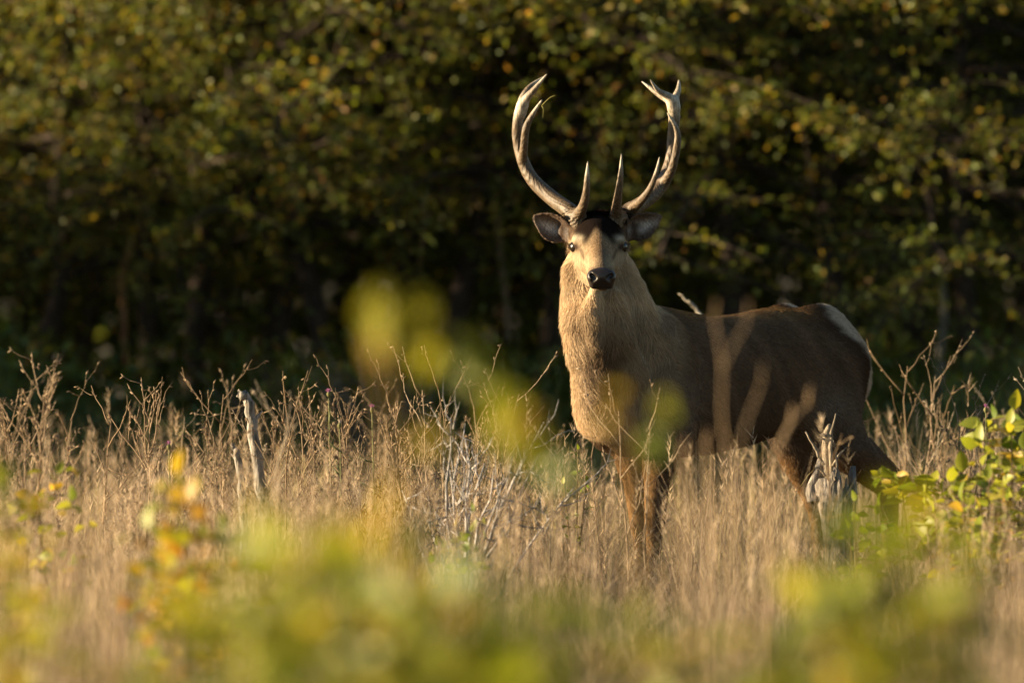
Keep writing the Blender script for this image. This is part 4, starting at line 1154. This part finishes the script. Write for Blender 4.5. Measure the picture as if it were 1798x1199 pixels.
# ---- leafy shoots in the meadow and before the lens: every leaf is a part
LV, LQ = leaf_shape(1, 0.62, 0.16, 0.25, 4)
def leafmesh(name, mat):
    m = mesh_np(name, LV, LQ); m.materials.append(mat); return m
LEAF = {'green': leafmesh('leaf', leaf_mat('leaf_green', [(0.10, 0.15, 0.02), (0.15, 0.19, 0.024), (0.20, 0.22, 0.027)])),
        'lime': leafmesh('leaf', leaf_mat('leaf_lime', [(0.20, 0.24, 0.025), (0.28, 0.29, 0.032), (0.33, 0.30, 0.032)])),
        'yellow': leafmesh('leaf', leaf_mat('leaf_yellow', [(0.34, 0.26, 0.03), (0.42, 0.28, 0.035), (0.30, 0.26, 0.03)])),
        'orange': leafmesh('leaf', leaf_mat('leaf_orange', [(0.40, 0.22, 0.03), (0.36, 0.16, 0.03), (0.42, 0.27, 0.04)]))}
def shoot(name, stems, leaf_size, mixw, label, cat='shrub', per_m=38, seed=1, group=None, stem_col=(0.14, 0.10, 0.05), r0=0.005, side=0.12, f0=0.15, pitch=0.06):
    """stems: list of control polylines (world). Leaves sit alternately along side shoots."""
    g = np.random.default_rng(seed)
    b0 = np.array(stems[0][0], float)
    b = np.array([b0[0], b0[1], 0.0]); o = empty(name, b)
    keys = list(mixw); w = np.array([mixw[k] for k in keys], float); w /= w.sum()
    total = 0
    for ctrl in stems:
        pts = curve_pts(ctrl, 16) - b; u = np.linspace(0, 1, 16)
        m = MB(); m.tube(pts, r0 * (1 - 0.75 * u) + 0.0008, 5, stem_col)
        length = np.linalg.norm(np.diff(pts, axis=0), axis=1).sum()
        anchors = []
        nside = int(length * (1 - f0) / pitch)
        for i in range(nside):
            q = f0 + (1 - f0) * (i + g.random()) / max(1, nside); oo = np.array([np.interp(q, u, pts[:, k]) for k in range(3)])
            az = i * 2.399 + g.normal(0, 0.4); d = norm([math.cos(az), math.sin(az), g.normal(0.35, 0.3)]); l = side * g.uniform(0.6, 1.3) * (1.15 - 0.6 * q)
            tw = oo + d * l * np.linspace(0, 1, 5)[:, None] + np.array([0, 0, -0.2 * l]) * (np.linspace(0, 1, 5) ** 2)[:, None]
            m.tube(tw, [r0 * .4, r0 * .35, r0 * .3, r0 * .25, 0.0006], 4, stem_col)
            nl = max(2, int(round(l * per_m)))
            for j in range(nl):
                v = (j + 0.6) / nl; pp = np.array([np.interp(v, np.linspace(0, 1, 5), tw[:, k]) for k in range(3)])
                sd = norm(np.cross(d, [0, 0, 1])) * (1 if j % 2 else -1)
                anchors.append((pp, norm(d * 0.6 + sd * 0.9 + g.normal(0, 0.25, 3) + [0, 0, -0.1])))
        anchors.append((pts[-1], norm(pts[-1] - pts[-2])))
        link('stem', m.mesh('stem'), o, M_bark)
        for pp, d in anchors:
            if total >= 295: break
            lo = bpy.data.objects.new('leaf', LEAF[keys[g.choice(len(keys), p=w)]]); COL.objects.link(lo); lo.parent = o
            fr = frames(d[None], g.normal(0, 1.2, (1, 3)))[0]
            s_ = leaf_size * g.uniform(0.6, 1.25)
            lo.matrix_basis = Matrix.Translation(Vector(pp)) @ Matrix(fr.tolist()).to_4x4() @ Matrix.Diagonal((s_, s_, s_, 1))
            total += 1
    tag(o, label, cat, group)
    return o
def stem(px0, y0, top, via=None, base_py=None):
    a = np.array([(px0 - 899) / KPX * y0, y0, -0.02])
    pts = [a]
    if via: pts += [P(*v) for v in via]
    pts.append(P(*top))
    return pts
GN = {'green': 5, 'lime': 3, 'yellow': 0.7}
# sharp shrub at the right, in focus depth
shoot('leafy_shrub', [stem(1700, 21.7, (1655, 862, 21.7)), stem(1720, 21.7, (1560, 838, 21.8), [(1690, 930, 21.7), (1620, 870, 21.8)]), stem(1740, 21.6, (1745, 735, 21.6)), stem(1760, 21.7, (1782, 720, 21.7)),
                      stem(1735, 21.6, (1720, 780, 21.5)), stem(1770, 21.8, (1798, 790, 21.8)), stem(1710, 21.5, (1690, 830, 21.5))], 0.072, {'lime': 6, 'green': 4, 'yellow': 1},
      'bright green leafy shrub in the sun to the right of the stag', seed=2, per_m=30, side=0.13, f0=0.55, pitch=0.03)
shoot('leafy_shrub', [stem(1735, 21.3, (1720, 900, 21.3)), stem(1745, 21.4, (1760, 880, 21.4)), stem(1725, 21.4, (1700, 960, 21.3))], 0.055, {'yellow': 5, 'orange': 4, 'lime': 2},
      'yellow and orange turning shoots under the bright green shrub', seed=3, per_m=36, f0=0.35, pitch=0.035)
shoot('leafy_shrub', [stem(1790, 21.5, (1775, 745, 21.5)), stem(1800, 21.4, (1815, 800, 21.4)), stem(1750, 21.3, (1735, 840, 21.3)), stem(1780, 21.3, (1770, 880, 21.3)), stem(1690, 21.3, (1640, 900, 21.3)), stem(1720, 21.2, (1690, 880, 21.2))], 0.066, {'lime': 7, 'green': 3, 'yellow': 1},
      'second leafy shrub of lime leaves behind the yellow and orange shoots', seed=33, per_m=32, side=0.12, f0=0.55, pitch=0.035)
shoot('leafy_shrub', [stem(1640, 21.9, (1548, 838, 21.9), [(1625, 900, 21.9)]), stem(1620, 21.8, (1585, 865, 21.8)), stem(1600, 21.8, (1545, 890, 21.8)), stem(1650, 21.7, (1625, 870, 21.7))], 0.062, {'lime': 6, 'green': 5},
      'low bright green shoot reaching across the hock of the stag', seed=35, per_m=34, side=0.10, f0=0.62, pitch=0.03)
shoot('leafy_shrub', [stem(1510, 21.7, (1500, 880, 21.7)), stem(1530, 21.7, (1540, 905, 21.7)), stem(1520, 21.6, (1490, 930, 21.6))], 0.045, {'green': 5, 'lime': 2}, 'small dark green shoot at the foot of the broken stump', seed=4, f0=0.3)
# yellow shoots at the left, a little out of focus
shoot('turning_shrub', [stem(300, 16.5, (310, 835, 16.5)), stem(330, 16.5, (335, 880, 16.4)), stem(290, 16.4, (260, 930, 16.4)), stem(360, 16.6, (390, 930, 16.6)), stem(350, 16.4, (420, 990, 16.4)), stem(300, 16.3, (300, 1000, 16.3))],
      0.062, {'yellow': 5, 'orange': 3, 'lime': 3, 'green': 1.5}, 'low shrub of yellow and orange leaves before the two grey poles', seed=5, per_m=30, f0=0.55, pitch=0.024)
shoot('turning_shrub', [stem(120, 20.5, (100, 832, 20.5), [(70, 930, 20.5)]), stem(90, 20.4, (125, 880, 20.4)), stem(60, 20.5, (60, 900, 20.5))], 0.058, {'lime': 4, 'yellow': 4, 'green': 2},
      'small lime and yellow shoot among dry stalks at the meadow side', seed=6, f0=0.5, per_m=28, pitch=0.04)
shoot('turning_shrub', [stem(10, 14.0, (5, 880, 14.0)), stem(50, 14.2, (40, 960, 14.0)), stem(-30, 14.0, (-20, 830, 14.0))], 0.055, {'yellow': 4, 'lime': 4, 'green': 1},
      'blurred yellow green shrub at the left end of the meadow', seed=7, per_m=30, f0=0.4, pitch=0.03)
shoot('meadow_shoot', [stem(800, 21.4, (800, 925, 21.4)), stem(830, 21.4, (850, 945, 21.4)), stem(780, 21.4, (770, 960, 21.4)), stem(810, 21.5, (830, 900, 21.5))], 0.045, {'green': 5, 'lime': 2, 'yellow': 1}, 'dark green leafy shoot under the grey dead bush', seed=8, f0=0.3)
shoot('meadow_shoot', [stem(1010, 22.9, (1015, 790, 22.9)), stem(1020, 22.9, (990, 850, 22.9)), stem(1000, 22.9, (1030, 845, 22.9))], 0.028, {'green': 5, 'lime': 2}, 'slim green leafy weed beside the forelegs of the stag', seed=9, f0=0.3, side=0.05, per_m=60)
# big out-of-focus saplings close to the lens
def fg(y, cols, seed, label, mix, size=0.06, per_m=30, f0=0.76, side=0.14, name='foreground_sapling'):
    st_ = [stem(px0, y + dy, (px1, py1, y + dy)) for px0, px1, py1, dy in cols]
    shoot(name, st_, size, mix, label, seed=seed, per_m=per_m, f0=f0, side=side, r0=0.006, pitch=0.024)
fg(9.0, [(400, 370, 1040, 0), (470, 460, 965, .1), (520, 510, 965, .0), (560, 580, 1000, -.1), (600, 615, 1020, .1), (500, 430, 1120, -.2)], 11, 'blurred green sapling at the lens below the hooked pole', {'lime': 5, 'green': 4}, 0.075)
fg(9.4, [(640, 640, 1000, 0), (680, 675, 935, .1), (720, 730, 975, .0), (760, 770, 1040, -.1), (700, 640, 1090, .1)], 12, 'blurred sapling with ochre and green leaves before the grey dead bush', {'yellow': 3, 'lime': 4, 'green': 3, 'orange': .5}, 0.075)
fg(8.8, [(800, 800, 1050, 0), (840, 850, 1040, .1), (880, 890, 1060, .0), (780, 760, 1110, .1), (860, 930, 1110, -.1), (980, 960, 1120, -.1)], 13, 'blurred dark green sapling low before the forelegs', {'green': 6, 'lime': 3}, 0.075)
fg(9.8, [(1550, 1550, 905, 0), (1540, 1500, 955, .1), (1560, 1610, 935, -.1), (1545, 1450, 1020, .1), (1570, 1680, 1000, .1), (1530, 1400, 1070, 0)], 14, 'blurred green sapling with a dark stem before the stump', {'green': 4, 'lime': 4, 'yellow': .6}, 0.07)
fg(9.5, [(1640, 1650, 1060, 0), (1500, 1480, 1100, .1), (1380, 1370, 1130, 0), (1450, 1440, 1110, .1), (1600, 1590, 1110, .1)], 15, 'low blurred sapling with yellow spots beside the dark stem', {'yellow': 3, 'lime': 4, 'green': 3}, 0.055)
fg(10.5, [(1250, 1240, 1110, 0), (1130, 1120, 1100, .1), (1040, 1050, 1105, 0), (1300, 1330, 1115, .1), (960, 970, 1090, 0), (1190, 1185, 1120, -.1)], 16, 'low blurred lime shoots under the stag at the meadow front', {'lime': 5, 'yellow': 2, 'green': 2}, 0.05)
fg(10.5, [(180, 150, 1150, 0), (60, 40, 1080, .1), (260, 250, 1160, .1), (20, 10, 1000, 0), (330, 320, 1120, 0)], 17, 'blurred yellow green shoots low before the turning shrub', {'lime': 4, 'yellow': 3}, 0.055)
# the tall thin spray that crosses the dark wood
def spray(y, leaves, stems_, label, seed, size):
    g = np.random.default_rng(seed); b = np.array([stems_[0][0][0], y, 0.0]); o = empty('foreground_spray', b)
    for s_ in stems_:
        m = MB(); pts = curve_pts(s_, 14) - b; m.tube(pts, np.linspace(0.005, 0.0015, 14), 5, (0.22, 0.15, 0.06)); link('stem', m.mesh('stem'), o, M_bark)
    for px_, py_, k_, sc in leaves:
        for j in range(3):
            p = P(px_ + g.normal(0, 7), py_ + g.normal(0, 8), y + g.normal(0, 0.03)) - b
            d = norm(g.normal(0, 1, 3) * [1, 0.6, 1])
            lo = bpy.data.objects.new('leaf', LEAF[k_]); COL.objects.link(lo); lo.parent = o
            nrm = norm(np.array([0, -1.0, 0]) + g.normal(0, 0.6, 3))
            yv = norm(np.cross(nrm, d)); zv = np.cross(d, yv)
            s2 = size * sc * g.uniform(0.8, 1.2)
            lo.matrix_basis = Matrix.Translation(Vector(p - d * s2 * 0.5)) @ Matrix(np.stack([d, yv, zv], -1).tolist()).to_4x4() @ Matrix.Diagonal((s2, s2, s2, 1))
    tag(o, label, 'branch')
sx = 9.5
spray(sx, [(668, 540, 'lime', 1.2), (672, 580, 'lime', 1.2), (665, 615, 'yellow', .9), (742, 565, 'lime', .8), (750, 625, 'lime', .8), (825, 612, 'lime', 1.0), (850, 655, 'lime', 1.1), (800, 650, 'green', .8), (870, 700, 'lime', 1.1), (905, 735, 'yellow', .9), (935, 745, 'yellow', .8),
           (930, 790, 'lime', 1.1), (880, 760, 'lime', .9), (960, 800, 'green', .9), (970, 830, 'green', .9), (745, 770, 'yellow', .7)],
      [[np.array([(700 - 899) / KPX * sx, sx, -0.02]), P(690, 900, sx), P(672, 690, sx), P(662, 600, sx), P(668, 520, sx)],
       [np.array([(985 - 899) / KPX * sx, sx, -0.02]), P(1000, 950, sx), P(950, 800, sx), P(860, 680, sx), P(800, 610, sx), P(735, 555, sx)]],
      'blurred spray of lime leaves rising across the dark wood', 41, 0.062)
spray(10.5, [(1165, 715, 'lime', 1.0), (1130, 770, 'lime', .9), (1085, 690, 'yellow', .7), (1060, 735, 'yellow', .7), (1150, 795, 'green', .8)],
      [[np.array([(1120 - 899) / KPX * 10.5, 10.5, -0.02]), P(1115, 950, 10.5), P(1135, 800, 10.5), P(1165, 700, 10.5)],
       [P(1120, 850, 10.5), P(1095, 760, 10.5), P(1080, 690, 10.5)]], 'blurred spray of lime leaves before the breast of the stag', 42, 0.040)

# blurred dry stalks between lens and stag
def fg_stalk(y, lines, label, r=0.0055, col=(0.46, 0.33, 0.20)):
    b = np.array([lines[0][0][0], y, 0.0]); o = empty('tall_dry_stalk', b)
    for ln in lines:
        m = MB(); pts = curve_pts(ln, 14) - b; m.tube(pts, np.linspace(r, r * 0.6, 14), 6, col)
        for q in (pts[-1],):
            m.tube([q, q + [0, 0, 0.02], q + [0.004, 0, 0.05]], [r * 0.6, r * 0.8, r * 0.3], 6, col)
        link('stem', m.mesh('stem'), o, M_dry)
    tag(o, label, 'dry stalk')
fy = 14.5
fg_stalk(fy, [[np.array([(1290 - 899) / KPX * fy, fy, -0.02]), P(1285, 900, fy), P(1268, 740, fy), P(1268, 640, fy), P(1255, 565, fy)], [P(1267, 650, fy), P(1290, 605, fy), P(1312, 565, fy)], [P(1284, 860, fy), P(1305, 760, fy), P(1338, 670, fy)]],
         'tall blurred forked dry stalk crossing the flank of the stag', 0.0025)
fg_stalk(15.5, [[np.array([(1345 - 899) / KPX * 15.5, 15.5, -0.02]), P(1350, 900, 15.5), P(1370, 780, 15.5), P(1405, 722, 15.5), P(1420, 712, 15.5)], [P(1375, 775, 15.5), P(1390, 745, 15.5)]], 'blurred bent dry stalk before the belly of the stag', 0.004)
for i, (px_, py_, y_, r_) in enumerate(((1240, 790, 15, .004), (1200, 810, 14, .005), (590, 900, 12, .007), (730, 880, 12, .007), (540, 930, 11, .008), (1650, 1000, 12, .007), (1780, 980, 12, .008), (1720, 1040, 11, .008), (120, 1000, 13, .007), (200, 1040, 12, .008), (300, 1090, 11, .009))):
    fg_stalk(y_, [[np.array([(px_ + 10 - 899) / KPX * y_, y_, -0.02]), P(px_ + 4, py_ + 90, y_), P(px_, py_, y_)], [P(px_ + 4, py_ + 80, y_), P(px_ + 18, py_ + 40, y_), P(px_ + 28, py_ + 12, y_)]],
             ['blurred dry stalk standing before the belly of the stag', 'blurred dry stalk standing beside the near foreleg', 'pale blurred stalk right of the hooked pole', 'pale blurred stalk before the low brown bush', 'pale blurred stalk above the green sapling',
              'blurred stalk under the bright green shrub', 'blurred stalk below the yellow and orange shoots', 'short blurred stalk below the bright green shrub', 'blurred beige stalk below the lime and yellow shoot', 'blurred beige stalk left of the yellow and orange shrub', 'short blurred beige stalk below the yellow and orange shrub'][i], r_)

# thistles with pink heads
def thistle(px_, py_, y_, label, pink=True):
    b = P(px_ + 6, 1100, y_); b[2] = 0; o = empty('thistle', b); top = P(px_, py_, y_) - b
    m = MB(); pts = curve_pts([np.array([0, 0, -.02]), top * [0.2, 0.2, 0.5], top], 10); m.tube(pts, np.linspace(0.004, 0.002, 10), 5, (0.20, 0.20, 0.09))
    g = np.random.default_rng(int(px_))
    for _ in range(9):
        q = pts[g.integers(3, 9)]; d = norm(g.normal(0, 1, 3) + [0, 0, .8]); m.tube([q, q + d * .03, q + d * .06 + [0, 0, .01]], [0.002, 0.004, 0.0006], 4, (0.16, 0.18, 0.08))
    link('stem', m.mesh('stem'), o, M_dry)
    h_ = MB(); h_.tube([top - [0, 0, 0.006], top + [0, 0, 0.006], top + [0, 0, 0.014]], [0.004, 0.009, 0.006], 7, (0.20, 0.19, 0.08)); link('bract', h_.mesh('bract'), o, M_dry)
    f_ = MB()
    for _ in range(26):
        d = norm(g.normal(0, 0.45, 3) + [0, 0, 1]); f_.tube([top + [0, 0, 0.012], top + [0, 0, .012] + d * 0.016], [0.0012, 0.0008], 3, (0.52, 0.22, 0.42) if pink else (0.62, 0.55, 0.47), cap=False)
    link('flower', f_.mesh('flower'), o, M_dry)
    tag(o, label, 'thistle')
thistle(596, 750, 22.8, 'thistle with a fluffy white head right of the hooked pole', False)
thistle(577, 695, 23.0, 'slim thistle with a pink flower beside the fluffy white one')
thistle(296, 787, 22.8, 'thistle with a pink flower above the yellow and orange shrub')
thistle(1731, 722, 23.2, 'thistle with a pinkish head behind the bright green shrub')
thistle(653, 722, 23.0, 'short thistle with a pink flower left of the grey dead bush')

# a wisp of grass caught on the inner tine
def wisp():
    m = MB(); c = (0.30, 0.28, 0.09)
    q = P(951, 186, 23.61)
    b = np.array([q[0], q[1], q[2]])
    for tgt in ((975, 168, 23.55), (953, 208, 23.58), (944, 190, 23.58)):
        e = P(*tgt); mid_ = (q + e) / 2 + [0.004, 0, 0.01]
        m.tube(curve_pts([q - b, mid_ - b, e - b], 8), np.linspace(0.0016, 0.0005, 8), 4, c)
    o = link('grass_wisp', m.mesh('grass_wisp'), None, M_dry); o.location = b
    tag(o, 'thin wisp of green grass caught on the inner antler tine', 'grass blade')
wisp()
